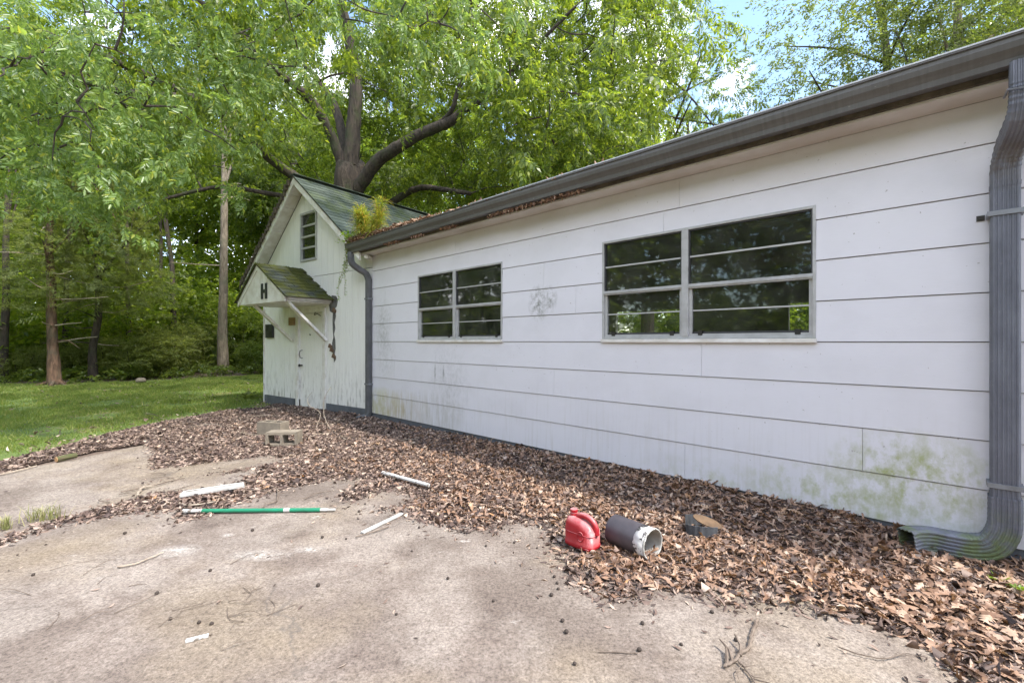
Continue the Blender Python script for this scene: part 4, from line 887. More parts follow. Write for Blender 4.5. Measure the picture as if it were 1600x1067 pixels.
block('concrete_block', gp(421, 684) + Vector((0, .1, .02)), R(-14), 90, 'farther concrete block lying just behind the open-cored one')
# white board, green pole, rods
def rod(name, a, b, rr, mat, label, cat, n=8): 
    a, b = Vector(a), Vector(b); e = empty(name, a); mb = MB(); m_ = 8
    mb.tube([(b-a)*i/m_ for i in range(m_+1)], rr, n); mb.build('shaft', mat, e, smooth=False); return tag(e, label, cat)
e = empty('wood_board', gp(333, 770, .012) + Vector((0, 0, .012))); e.rotation_euler = (0, 0, math.atan2(gp(375, 760).y-gp(292, 772).y, gp(375, 760).x-gp(292, 772).x)); 
mb = MB(); mb.hull8([(-.24, -.055, .004), (.24, -.05, .008), (.235, .06, .008), (-.22, .06, .004), (-.24, -.055, .03), (.24, -.05, .034), (.235, .06, .034), (-.22, .06, .03)]); mb.build('plank', M['white_pl'], e, bevel=.004)
mb = MB(); mb.box(-.20, .21, .004, .008, .0315, .0355); mb.build('groove', M['twig'], e); tag(e, 'short thick white painted board lying above the green pole', 'board')
a, b = gp(286, 798, .026), gp(524, 796, .018); e = empty('green_pole', a); dd = b-a
mb = MB(); mb.tube([dd*.125, dd*.5, dd*.9], .0155, 12); mb.build('pole_sleeve', M['green'], e)
mb = MB(); mb.tube([dd*0, dd*.127], .014, 10); mb.build('pole_end', M['white_chip'], e); mb = MB(); mb.tube([dd*.898, dd*.93, dd*.96, dd*1.0], [.011, .013, .009, .010], 10); mb.build('pole_end', M['white_pl'], e)
mb = MB(); mb.tube([dd*.66, dd*.70], .0165, 12); mb.build('paper_label', M['white_pl'], e)
tag(e, 'green plastic pole with white ends lying on the concrete', 'pole')
rod('white_pipe', gp(598, 738, .06), gp(670, 758, .058), .017, M['white_chip'], 'chipped white pipe lying on brown leaves in front of the small window', 'pipe')
e = empty('white_stick', gp(597, 818)); a, b = gp(566, 832, .01), gp(628, 802, .012); a -= e.location; b -= e.location
mb = MB(); mb.beam(a, b, .034, .012); mb.build('slat', M['white_pl'], e, bevel=.002); tag(e, 'narrow white slat lying on concrete at the edge of the leaves', 'slat')
e = empty('white_chip', gp(308, 997)); a, b = gp(290, 1001, .006), gp(326, 992, .006); a -= e.location; b -= e.location
mb = MB(); mb.beam(a, b, .022, .01); mb.build('chip', M['white_chip'], e, bevel=.002); tag(e, 'small chipped white stick alone on the foreground concrete', 'stick')
# fallen branches
def branch(name, pts, r0, r1, mat, label, group=None, side=0, seed=0, cat='twig'):
    rr = random.Random(seed); P_ = spline(pts, 5); o = Vector(P_[0]); e = empty(name, o); m_ = len(P_)
    mb = MB(); mb.tube([p-o + Vector((rr.gauss(0, r0*.6), rr.gauss(0, r0*.6), 0)) for p in P_], [r0+(r1-r0)*i/(m_-1) for i in range(m_)], 6); mb.build('stem', mat, e)
    for k in range(side):
        i = rr.randrange(1, m_-1); p = P_[i]-o; d = (P_[i+1]-P_[i-1]).normalized(); an = rr.choice((-1, 1))*rr.uniform(.5, 1.1); d = Vector((d.x*math.cos(an)-d.y*math.sin(an), d.x*math.sin(an)+d.y*math.cos(an), rr.uniform(0, .25))); L2 = rr.uniform(.05, .16)*(1 if r0 > .006 else .7)
        mb = MB(); q = p + d*L2*.5 + Vector((rr.gauss(0, .012), rr.gauss(0, .012), 0)); mb.tube([p, q, p+d*L2], [r1*.9, r1*.7, r1*.4], 5); mb.build('side_twig', mat, e)
    return tag(e, label, cat, group)
G = lambda l, z=.012: [gp(x, y, z) for x, y in l]
branch('fallen_branch', G([(1130, 1041), (1148, 1030), (1168, 1012), (1176, 990), (1181, 968)]), .0065, .009, M['twig'], 'forked grey branch on the concrete below the big leaf bed', side=3, seed=1, cat='branch')
branch('fallen_branch', G([(1155, 1033), (1168, 1050), (1186, 1072)]), .005, .003, M['twig'], 'thin dark twig leading out of the picture under the forked branch', side=4, seed=3, cat='branch')
branch('fallen_branch', G([(186, 884), (215, 879), (256, 862)]), .006, .004, M['pale_twig'], 'pale curved stick on the concrete at left foreground', side=0, seed=5, cat='stick')
branch('fallen_branch', G([(556, 838), (580, 832), (608, 822)]), .004, .004, M['twig'], 'thin brown stick beside the narrow white slat', side=0, seed=6, cat='stick')
branch('fallen_branch', [gp(494, 668, .03), px(500, 645, 7.3), px(483, 633, 7.4), px(481, 622, 7.45), px(488, 612, 7.4)], .006, .003, M['pale_twig'], 'pale bent vine stem rising from leaves before the shed door', side=2, seed=7, cat='stem')
branch('fallen_branch', [gp(545, 690, .03), gp(515, 668, .06), px(506, 645, 7.2), px(507, 622, 7.2), px(517, 604, 7.2)], .006, .003, M['pale_twig'], 'taller pale stem leaning right of the shed door', side=2, seed=8, cat='stem')
branch('fallen_branch', G([(275, 710), (300, 700), (318, 688), (340, 683)], .03), .016, .007, M['twig'], 'thick crooked fallen limb left of the concrete blocks', side=4, seed=9, cat='branch')
branch('fallen_branch', G([(190, 768), (240, 758), (262, 752), (285, 747)]), .006, .004, M['twig'], 'long thin twig across the left slab behind the white board', side=2, seed=10, cat='branch')
branch('fallen_branch', G([(214, 774), (222, 762), (226, 760)], .02), .010, .008, M['pale_twig'], 'short hooked pale stick near the slab joint at left', side=1, seed=11, cat='stick')
branch('fallen_branch', G([(430, 758), (434, 780), (415, 788), (408, 795)], .015), .007, .004, M['twig'], 'bent brown twig lying across the green pole', side=1, seed=12, cat='stick')
branch('fallen_branch', G([(-5, 742), (28, 735), (58, 727)]), .009, .007, M['pale_twig'], 'pale stick along the slab edge at far left', side=1, seed=13, cat='stick')
branch('fallen_branch', G([(280, 785), (300, 789), (350, 781)], .02), .007, .005, M['pale_twig'], 'pale curved stick between white board and green pole', side=0, seed=14, cat='stick')
branch('fallen_branch', G([(1310, 1010), (1345, 1022), (1385, 1028), (1412, 1020)]), .003, .002, M['twig'], 'thin curved twig on shaded concrete at lower right', side=2, seed=15, cat='stick')
branch('fallen_branch', G([(935, 1018), (975, 1019), (996, 1020)], .006), .0025, .002, M['twig'], 'straight thin stem ending at a dark husk, bottom centre', side=0, seed=16, cat='stem')
def rand_twigs(n, region, label, group, lo, hi, r, mat, zz=.012, seed=0):
    rr = random.Random(seed)
    for i in range(n):
        x, y = rr.uniform(*region[0]), rr.uniform(*region[1]); p = gp(x, y, zz); a = rr.uniform(0, 3.14); L2 = rr.uniform(lo, hi); d = Vector((math.cos(a), math.sin(a), 0))
        branch('fallen_twig', [p, p + d*L2*.5 + Vector((rr.gauss(0, L2*.1), rr.gauss(0, L2*.1), rr.uniform(0, .02))), p + d*L2], r, r*.6, mat, label, group, side=rr.choice((0, 1, 2)), seed=seed*100+i)
rand_twigs(20, ((215, 560), (648, 700)), 'grey twig among brown litter in front of the shed', 'twigs in the litter before the shed', .2, .8, .0055, M['twig'], .03, 1)
rand_twigs(10, ((300, 640), (640, 690)), 'pale dead twig on dark litter near the shed door', 'pale twigs near the shed door', .2, .6, .005, M['pale_twig'], .05, 2)
rand_twigs(12, ((150, 620), (730, 800)), 'small brown twig along the ragged litter edge', 'twigs along the litter edge', .1, .35, .004, M['twig'], .01, 3)
rand_twigs(16, ((40, 420), (880, 1050)), 'hair-thin dark twig on the bare left concrete', 'thin twigs on the left concrete', .08, .25, .0018, M['twig'], .004, 4)
rand_twigs(9, ((350, 400), (925, 985)), 'fine curled twig in the little heap above the white stick', 'curled twigs in the little heap', .06, .2, .0018, M['twig'], .006, 5)
# nut husks
hs = MB(); n = 9
hs.lathe([(.0, 0), (.55, .12), (.95, .5), (1.0, .85), (.75, 1.3), (.35, 1.55), (.0, 1.75)], n); hme = hs.mesh('nut_husk', M['nut'], True)
NP = [(867, 902), (872, 920), (888, 908), (862, 930), (880, 971), (885, 988), (1063, 1008), (1000, 1018), (897, 1038), (330, 892), (195, 834), (54, 898), (394, 829), (498, 915), (503, 840), (870, 912), (805, 848), (760, 853), (725, 833), (655, 825), (650, 800), (560, 800), (540, 842), (1112, 958), (1003, 974), (265, 968), (246, 928), (330, 974), (312, 974), (840, 857), (643, 862), (700, 905), (1150, 1000), (770, 940), (620, 960)]
for i, (x, y) in enumerate(NP):
    r = random.uniform(.007, .0125)
    o = link('nut_husk', hme, None, None, Matrix.Translation(gp(x, y, .001)) @ Euler((random.gauss(0, .5), random.gauss(0, .5), random.uniform(0, 6))).to_matrix().to_4x4() @ Matrix.Scale(r, 4))
    tag(o, 'small dark round nut husk dropped on the concrete', 'nut', 'dark nut husks scattered on the concrete')
# cut log and stones
e = empty('cut_log', gp(88, 722, .0)); a = Vector((0, 0, .03)); d = Vector((.06, .17, .005)); mb = MB(); mb.tube([a, a+d*.5, a+d], [.032, .034, .03], 12, jit=.1); mb.build('log_bark', M['log'], e)
mb = MB(); mb.tube([a - d.normalized()*.004, a+d*.001], [.028, .029], 12); mb.build('cut_face', M['cutwood'], e); tag(e, 'short mossy cut log with orange sawn end at the slab edge', 'log')
def stone(p, r, label, mat=None):
    mb = MB(); mb.lathe([(.0, 0), (.8, .02), (1.0, .3), (.8, .62), (.4, .8), (0, .85)], 10); me = mb.mesh('stone', mat or M['block'], True); rr = random.Random(int(r*1e4))
    for v in me.vertices: v.co *= 1 + rr.uniform(-.15, .15)
    o = link('stone', me, None, None, Matrix.Translation(p) @ Matrix.Scale(r, 4)); tag(o, label, 'stone')
stone(gp(220, 597, .0), .16, 'pale rounded stone at the far edge of the lawn'); stone(gp(219, 684), .04, 'small pale stone on bare earth beyond the slab corner')
# green shoots by the near downspout
M['shoot'] = leaf_mat('shoot', [(0, (.12, .22, .03)), (1, (.26, .36, .05))], .4)
def weed(p, s, nl, label, mat, cat='plant'):
    mb = MB(); 
    for i in range(nl):
        a = i*2.4 + random.uniform(-.3, .3); L_ = s*random.uniform(.5, 1); el_ = random.uniform(.15, .9); d = Vector((math.cos(a)*math.cos(el_), math.sin(a)*math.cos(el_), math.sin(el_))); sd = d.cross(Vector((0, 0, 1))).normalized(); b = d*L_*.25
        mb.add([b, b+d*L_*.35+sd*L_*.2, b+d*L_*.75-Vector((0, 0, L_*.1)), b+d*L_*.35-sd*L_*.2], [(0, 1, 2, 3)])
    o = mb.build('weed', mat); o.location = p; tag(o, label, cat)
weed(gp(1562, 905, .045), .07, 14, 'tiny bright green weed in leaves below the corner downspout', M['shoot'])
weed(gp(1597, 925, .045), .09, 18, 'small green weed at the right edge of the picture', M['shoot'])
weed(gp(388, 622, .0), .30, 40, 'low dark green fern at the lawn corner beside the shed', M['shrub_leaf'])

# ================================================================== ON THE GUTTER
lb = lambda s_, d_, z_: P0 + Uw*s_ + Nw*d_ + Vector((0, 0, z_))
n = 3600; sx = np.where(rng.random(n) < .7, rng.uniform(5.2, 7.68, n), rng.uniform(2.5, 7.6, n)); dd_ = rng.uniform(.268, .385, n); zz_ = 3.02 + rng.random(n)*.06*np.clip((sx-3.8)/2.5, .05, 1.4)
P_ = np.stack([P0.x+Uw.x*sx+Nw.x*dd_, P0.y+Uw.y*sx+Nw.y*dd_, zz_], 1)
pa = scatter_leaves(sl_t, P_, rng.uniform(.03, .09, n), rng.uniform(0, 6.28, n), rng.normal(0, .5, n), rng.normal(0, .5, n), rng.normal(0, .7, n), rng.normal(0, .6, n), rng.normal(0, .4, n))
n = 900; sx = rng.uniform(2.6, 6.9, n); sx = sx[(vnoise(sx*3, sx*0, 3) > .35)]; n = len(sx); dd_ = rng.uniform(.258, .33, n)
P_ = np.stack([P0.x+Uw.x*sx+Nw.x*dd_, P0.y+Uw.y*sx+Nw.y*dd_, np.full(n, 2.872)], 1)
pb = scatter_leaves(sl_t, P_, rng.uniform(.03, .085, n), rng.uniform(0, 6.28, n), rng.uniform(.7, 1.6, n), rng.normal(0, .4, n), rng.normal(0, .5, n), rng.normal(0, .5, n), rng.normal(0, .3, n))
pb[0][:, 2] = np.where(pb[0][:, 2] > 2.89, 5.778-pb[0][:, 2], pb[0][:, 2])
v_, f_ = join([pa, pb]); tag(link('gutter_debris', fast_mesh('gutter_debris', v_, f_, M['dry_leaf']), None), 'brown leaf debris heaped in and hanging below the dark gutter', 'leaf litter', kind='stuff')
# pine seedling rooted in the gutter
base = lb(7.05, .32, 3.03); ps = empty('pine_seedling', base); tag(ps, 'yellow green pine seedlings sprouting from the clogged gutter', 'plant')
st = MB(); nd = MB()
for k in range(11):
    x0 = Uw*random.uniform(-.55, .35) + Nw*random.uniform(-.06, .04); hgt = random.uniform(.22, .58); top = x0 + Vector((random.gauss(0, .05), random.gauss(0, .05), hgt)); st.tube([x0, (x0+top)/2 + Vector((random.gauss(0, .02), 0, 0)), top], [.007, .005, .003], 5)
    for i in range(190):
        f = random.uniform(.25, 1.0); p = x0 + (top-x0)*f; a = random.uniform(0, 6.28); el_ = random.gauss(.55, .5); d = Vector((math.cos(a)*math.cos(el_), math.sin(a)*math.cos(el_), math.sin(el_))); L_ = random.uniform(.12, .24); sd = d.cross(Vector((.3, .2, 1))).normalized()*.0036
        m1 = p + d*L_*.6; e1 = p + d*L_ - Vector((0, 0, L_*.35)); nd.add([p-sd, p+sd, m1+sd, m1-sd, e1], [(0, 1, 2, 3), (3, 2, 4)])
st.build('stem', M['tan'], ps); nd.build('needles', M['pine_needle'], ps)
# vine
vb = lb(7.66, .36, 3.03); vn = empty('vine', vb); tag(vn, 'thin leafy vine hanging from the gutter end down the shed front', 'vine')
st = MB(); lv = MB()
for k in range(5):
    pts = [Vector((0, 0, .02))]; 
    for j in range(random.choice((5, 8, 10))): pts.append(pts[-1] + Ng*random.uniform(-.03, .015) + Ug*random.uniform(-.02, .07)*(1 if k else .4) + Vector((0, 0, -random.uniform(.06, .12))))
    sp_ = spline(pts, 3); st.tube(sp_, .003, 5)
    for p in sp_:
        for q in range(3 if k else 2):
            a = random.uniform(0, 6.28); d = Vector((math.cos(a), math.sin(a), random.uniform(-.7, .2))).normalized(); sd = d.cross(Vector((.1, .3, 1))).normalized(); L_ = random.uniform(.02, .055)
            lv.add([p, p+d*L_*.4+sd*L_*.3, p+d*L_, p+d*L_*.4-sd*L_*.3], [(0, 1, 2, 3)])
for i in range(150):
    p = Vector((random.gauss(0, .06), random.gauss(0, .06), random.uniform(0, .22))) + Ug*random.uniform(-.25, .10); a = random.uniform(0, 6.28); d = Vector((math.cos(a), math.sin(a), random.uniform(-.4, .6))).normalized(); sd = d.cross(Vector((.1, .3, 1))).normalized(); L_ = random.uniform(.03, .07)
    lv.add([p, p+d*L_*.4+sd*L_*.3, p+d*L_, p+d*L_*.4-sd*L_*.3], [(0, 1, 2, 3)])
st.build('stem', M['pale_twig'], vn); lv.build('leaves', M['shoot'], vn)

# ================================================================== TREES
rng = np.random.default_rng(5); random.seed(5)
def basis(d, roll=None):       # N unit directions -> matrices whose x column is d
    up = np.array([0, 0, 1.0]) + rng.normal(0, .25, d.shape); y = np.cross(up, d); y /= np.linalg.norm(y, axis=1, keepdims=True)+1e-9; z = np.cross(d, y)
    return np.stack([d, y, z], 2)
def place(temps, P, D, size):  # spread spray templates
    B = basis(D); pick = rng.integers(0, len(temps), len(P)); parts = []
    for j, (v, f) in enumerate(temps):
        k = np.where(pick == j)[0]
        if not len(k): continue
        Wd = np.einsum('nij,kj->nki', B[k], v)*size[k][:, None, None] + P[k][:, None, :]
        parts.append((Wd.reshape(-1, 3), (f[None] + (np.arange(len(k))*len(v))[:, None, None]).reshape(-1, 4)))
    return join(parts)
def leaflet(L, w, droop, hi=False):
    if hi:
        x = np.array([0, .28, .62, 1, .62, .28])*L; y = np.array([0, .42, .40, 0, -.40, -.42])*w; z = -droop*(x/L)**2*L + np.abs(y)*.35
        return np.stack([x, y, z], 1), np.array([(0, 1, 2, 3), (0, 3, 4, 5)])
    x = np.array([0, .42, 1, .42])*L; y = np.array([0, .5, 0, -.5])*w; z = -droop*(x/L)**2*L + np.abs(y)*.3
    return np.stack([x, y, z], 1), np.array([(0, 1, 2, 3)])
def rotz(v, a): c, s_ = math.cos(a), math.sin(a); return v @ np.array([[c, s_, 0], [-s_, c, 0], [0, 0, 1]])
def rotx(v, a): c, s_ = math.cos(a), math.sin(a); return v @ np.array([[1, 0, 0], [0, c, s_], [0, -s_, c]])
def roty(v, a): c, s_ = math.cos(a), math.sin(a); return v @ np.array([[c, 0, -s_], [0, 1, 0], [s_, 0, c]])
def pinnate(pairs=5, L=.28, hi=False):
    parts = []
    for i in range(pairs+1):
        x = L*(.22+.78*i/pairs); z = -.35*(x/L)**2*L
        for sgn in ((1, -1) if i < pairs else (0,)):
            v, f = leaflet(L*random.uniform(.32, .42), L*random.uniform(.13, .18), random.uniform(.1, .5), hi)
            v = rotx(v, random.gauss(0, .35)); v = roty(v, random.uniform(.05, .5)); v = rotz(v, sgn*random.uniform(.75, 1.15)); parts.append((v + np.array([x, 0, z]), f))
    return join(parts)
def pecan_spray(nl=8, hi=False):
    parts = []; T = .55
    for i in range(nl):
        x = T*(i+.6)/nl; v, f = pinnate(random.choice((4, 5, 5, 6)), random.uniform(.20, .30), hi); a = i*2.3 + random.uniform(-.4, .4)
        v = roty(v, random.uniform(.0, .9)); v = rotz(v, random.uniform(.4, 1.2)*(1 if i % 2 else -1)); v = rotx(v, random.gauss(0, .5)); parts.append((v + np.array([x, 0, -.3*x*x]), f))
    return join(parts)
def simple_spray(nl=22, size=.12, wr=.55):
    parts = []; T = .6
    for i in range(nl):
        x = T*random.uniform(.1, 1); v, f = leaflet(size*random.uniform(.7, 1.2), size*wr*random.uniform(.8, 1.1), random.uniform(0, .5)); v = roty(v, random.uniform(-.3, .9)); v = rotx(v, random.gauss(0, .6)); v = rotz(v, random.uniform(-1.7, 1.7)); parts.append((v + np.array([x, random.gauss(0, .09), random.gauss(0, .06)-.2*x*x]), f))
    return join(parts)
def needle_spray(nl=34, size=.16, w=.016):
    parts = []
    for i in range(nl):
        x = .6*random.random(); v, f = leaflet(size*random.uniform(.6, 1.2), w, random.uniform(-.1, .3)); v = roty(v, random.uniform(-.5, .5)); v = rotz(v, random.uniform(-1.1, 1.1)); parts.append((v + np.array([x, random.gauss(0, .05), random.gauss(0, .03)]), f))
    return join(parts)
def unit(v): return v/(np.linalg.norm(v, axis=1, keepdims=True)+1e-9)

# ---- the big pecan behind the shed
PT = empty('pecan_tree', (px(546, 300, 13).x, 13, 0)); OB = np.array(PT.location)
tag(PT, 'great spreading pecan tree rising behind the gabled shed', 'tree')
o3 = Vector(OB)
def limb(pts, r0, r1, name='limb', n=12):
    P_ = spline([Vector(p) for p in pts], 6); m_ = len(P_); rr = [(r0+(r1-r0)*(i/(m_-1))**.8) for i in range(m_)]
    mb = MB(); q = [p-o3 + Vector((random.gauss(0, .1), random.gauss(0, .1), random.gauss(0, .1)))*rr[i]*.5*(i > 1) for i, p in enumerate(P_)]
    mb.tube(q, rr, n, jit=.05); mb.build(name, M['bark'], PT, smooth=True); return [np.array(p) for p in P_]
skel = []
tb = px(546, 300, 13)
trunk_pts = [Vector((tb.x+.05, 13, -.2)), Vector((tb.x+.02, 13, 1.5)), Vector((tb.x, 13, 3.5)), px(545, 300, 13), px(547, 255, 13)]
limb(trunk_pts, .62, .36, 'trunk', 18)
LIMBS = [
 ([px(547, 275, 13), px(552, 200, 13), px(556, 130, 12.9), px(545, 60, 12.8), px(530, -20, 12.6), px(520, -140, 12.6)], .25, .08),
 ([px(540, 275, 13), px(522, 222, 12.8), px(492, 165, 12.3), px(455, 130, 11.8), px(428, 110, 11.4), px(380, 60, 10.6), px(320, 10, 10), px(240, -70, 9.4)], .16, .05),
 ([px(543, 250, 13.1), px(525, 170, 13.6), px(500, 130, 14), px(470, 90, 14.4), px(440, 20, 15)], .15, .06),
 ([px(556, 300, 12.9), px(585, 258, 12.6), px(625, 228, 12.2), px(668, 205, 11.9), px(700, 192, 11.6), px(722, 176, 11.4)], .20, .11),
 ([px(650, 213, 12.0), px(690, 190, 11.7), px(706, 172, 11.4), px(716, 140, 11.2), px(728, 118, 11), px(735, 80, 10.8)], .08, .035),
 ([px(722, 176, 11.4), px(760, 150, 11.0), px(800, 110, 10.6), px(850, 60, 10.2), px(900, 10, 9.8)], .075, .03),
 ([px(535, 318, 13), px(490, 295, 12.7), px(440, 262, 12.3), px(395, 225, 11.6), px(345, 178, 10.8), px(300, 152, 10.0), px(230, 118, 9.2), px(140, 80, 8.2), px(40, 40, 7.4)], .16, .05),
 ([px(300, 152, 10.0), px(235, 148, 8.8), px(170, 140, 7.6), px(110, 120, 6.6), px(50, 90, 5.8)], .08, .03),
 ([px(530, 335, 13), px(470, 312, 12.8), px(415, 302, 12.4), px(350, 292, 11.9), px(280, 305, 11.4), px(200, 330, 11)], .09, .03),
 ([px(560, 350, 13.4), px(622, 310, 13.8), px(655, 294, 13.6), px(690, 296, 13.3), px(735, 303, 13.0)], .13, .06),
 ([px(250, -60, 9.4), px(300, -90, 7.8), px(420, -60, 6.2), px(520, -30, 5.4), px(640, -20, 5.0)], .07, .025),
]
for pts, r0, r1 in LIMBS: skel += limb(pts, r0, r1)
skel = np.array(skel)
# crown clusters: a wide, lumpy, drooping dome
def project(P): return 800 + FPX*P[:, 0]/np.maximum(P[:, 1], .1), 533.5 - FPX*(P[:, 2]-CAM_H)/np.maximum(P[:, 1], .1)
cen = []
n = 6000; P_ = np.stack([rng.uniform(-15, 5.5, n), rng.uniform(5.5, 21, n), rng.uniform(3.9, 14.5, n)], 1)
e_ = ((P_[:, 0]+4.4)/9)**2 + ((P_[:, 1]-13.)/7.6)**2 + ((P_[:, 2]-8.5)/5.6)**2
lump = vnoise(P_[:, 0]*.5+P_[:, 2]*.37, P_[:, 1]*.5+P_[:, 2]*.21, 6)
dsk = np.array([np.min(np.linalg.norm(skel-p, axis=1)) for p in P_])
ok = (e_ < .75+.45*lump) & (e_ > .12) & (dsk < 4.6)
xx, yy = project(P_)
rise = (1.36 + (P_[:, 1]) * .2)
ok &= ~((xx > 410) & (xx < 775) & (yy > 20+.35*np.abs(xx-550)) & (yy < 345) & (P_[:, 1] < 13.4) & (rng.random(n) < .96))      # the open heart of the crown round the trunk
ok &= ~((yy > 225) & (xx > 330) & (xx < 800) & (P_[:, 1] < 13)); ok &= ~((yy > 300) & (xx > 300)); ok &= ~((yy > 315))
ok &= ~((P_[:, 0] > .5) & (P_[:, 2] < 4.5))
ok &= ~((P_[:, 0] < -6.2) & (rng.random(n) < .7)); ok &= ~((P_[:, 1] < 10) & (P_[:, 2] > 7) & (rng.random(n) < .5))
ok &= ~((xx > 230) & (xx < 480) & (yy > 90) & (yy < 310) & (P_[:, 1] < 12) & (rng.random(n) < .85))
ok &= ~((yy < -30) & (rng.random(n) < .92)); print('ok', ok.sum())
P_ = P_[ok][:620]; print('pecan clusters', len(P_))
near_c = []
for (x0, x1, y0, y1, Y0, Y1, m_) in ((-60, 210, -30, 120, 4.2, 6.2, 26), (20, 250, 90, 235, 4.4, 6.4, 22), (150, 390, 120, 290, 5.2, 7.5, 9), (-60, 150, 130, 270, 4.2, 5.8, 18), (250, 480, -40, 110, 5.0, 7.0, 16), (500, 660, -40, 60, 4.8, 6.0, 14), (330, 420, 60, 120, 5.2, 6.2, 7), (640, 800, -40, 50, 5, 7, 10), (60, 170, 270, 305, 4.8, 5.8, 4)):
    for i in range(m_): near_c.append(px(random.uniform(x0, x1), random.uniform(y0, y1), random.uniform(Y0, Y1)*1.22))
near_c = np.array(near_c)
allc = np.concatenate([P_, near_c]); order = np.argsort([np.min(np.linalg.norm(skel-p, axis=1)) for p in allc])
tw = MB(); nodes = [tuple(p) for p in skel]; node_arr = np.array(nodes)
extra = []
tips = np.zeros_like(allc)
buf = np.zeros((len(skel)+len(allc)*4, 3)); buf[:len(skel)] = skel; cnt = len(skel)
for i in order:
    p = allc[i]; d = np.linalg.norm(buf[:cnt]-p, axis=1) + .25*np.maximum(0, buf[:cnt, 2]-p[2]); j = int(np.argmin(d)); a = Vector(buf[j]); b = Vector(p); L_ = (b-a).length
    mid = (a+b)/2 + Vector((random.gauss(0, .08), random.gauss(0, .08), random.uniform(.02, .16)))*L_
    q = [a + (mid-a)*.5 + Vector((random.gauss(0, .03), random.gauss(0, .03), 0))*L_, mid, b]; r = min(.045, .009+.012*L_)
    tw.tube([a-o3, q[0]-o3, mid-o3, b-o3], [r, r*.8, r*.6, .006], 5, cap=False)
    buf[cnt:cnt+3] = q; cnt += 3
    dv_ = (b-mid); tips[i] = dv_.normalized() if dv_.length > 1e-6 else (0, 0, -1)
tag(tw.build('branches', M['bark_dark'], PT), kind='stuff')
sprays = [pecan_spray(8) for _ in range(4)]
def foliage(Pc, tipd, per, spread, size, droop):
    k = np.repeat(np.arange(len(Pc)), per); n = len(k); Q = Pc[k] + rng.normal(0, spread, (n, 3)); D = tipd[k]*.5 + rng.normal(0, .65, (n, 3)); D[:, 2] = D[:, 2]*.5 - droop; return Q, unit(D), rng.uniform(size[0], size[1], n)
Q, D, Sz = foliage(P_, tips[:len(P_)], 4, .42, (.85, 1.35), .25)
v_, f_ = place(sprays, Q, D, Sz); crown = link('crown', fast_mesh('crown', v_-OB, f_, M['pecan_leaf']), None, PT); print('pecan quads', len(f_))
Q, D, Sz = foliage(near_c, tips[len(P_):], 3, .42, (.6, .95), .42)
v_, f_ = place([pecan_spray(7, True) for _ in range(5)], Q, D, Sz); link('hanging_leaves', fast_mesh('hanging_leaves', v_-OB, f_, M['near_leaf']), None, PT); print('near quads', len(f_))

# ---- crown shapes shared by the other trees (unit radius)
def crown_mesh(name, kind, mat, n, leaf_sprays, ssize, seed, flat=1.0):
    r2 = np.random.default_rng(seed); m_ = 26
    lc = unit(r2.normal(0, 1, (m_, 3)))*r2.uniform(.35, .78, (m_, 1)); lr = r2.uniform(.22, .42, m_)
    k = r2.integers(0, m_, n); dirn = unit(r2.normal(0, 1, (n, 3))); Q = lc[k] + dirn*(lr[k]*r2.uniform(.45, 1.05, n))[:, None]
    D = dirn*.7 + unit(Q)*.5 + r2.normal(0, .3, (n, 3)); D[:, 2] = D[:, 2]*flat - .2
    if kind == 'conifer':
        z = r2.uniform(-1, 1, n)**1; rad = (1-((z+1)/2)**1.4)*.85+.12; lay = np.round(z*7)/7 + r2.normal(0, .03, n); a = r2.uniform(0, 6.28, n); rr = rad*np.sqrt(r2.uniform(.05, 1, n)); nn = np.sin(a*5+z*9)*.5+.5
        rr *= .55+.45*nn; Q = np.stack([rr*np.cos(a), rr*np.sin(a), lay-.12*rr], 1); D = np.stack([np.cos(a), np.sin(a), r2.normal(-.1, .25, n)], 1) + r2.normal(0, .35, (n, 3))
    v, f = place(leaf_sprays, Q, unit(D), r2.uniform(.7, 1.3, n)*ssize); return fast_mesh(name, v, f, mat)
sps = [simple_spray(22, .16, .5) for _ in range(4)]; sp_oak = [simple_spray(18, .15, .42) for _ in range(4)]; spn = [needle_spray(30, .20, .022) for _ in range(3)]
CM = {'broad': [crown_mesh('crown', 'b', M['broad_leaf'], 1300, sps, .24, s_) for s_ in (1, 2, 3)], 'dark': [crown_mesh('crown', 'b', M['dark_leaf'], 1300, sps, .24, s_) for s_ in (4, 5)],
      'olive': [crown_mesh('crown', 'b', M['olive_leaf'], 1600, sp_oak, .17, s_) for s_ in (6, 7)], 'pecan': [crown_mesh('crown', 'b', M['pecan_leaf'], 900, [pecan_spray(6) for _ in range(2)], .20, 8)],
      'cedar': [crown_mesh('crown', 'conifer', M['cedar_leaf'], 1500, spn, .30, s_) for s_ in (9, 10)], 'pine': [crown_mesh('crown', 'conifer', M['cedar_leaf'], 1300, spn, .30, 12)],
      'shrub': [crown_mesh('foliage', 'b', M['shrub_leaf'], 900, sps, .30, s_) for s_ in (13, 14)], 'dshrub': [crown_mesh('foliage', 'b', M['dark_leaf'], 900, sps, .30, 15)]}
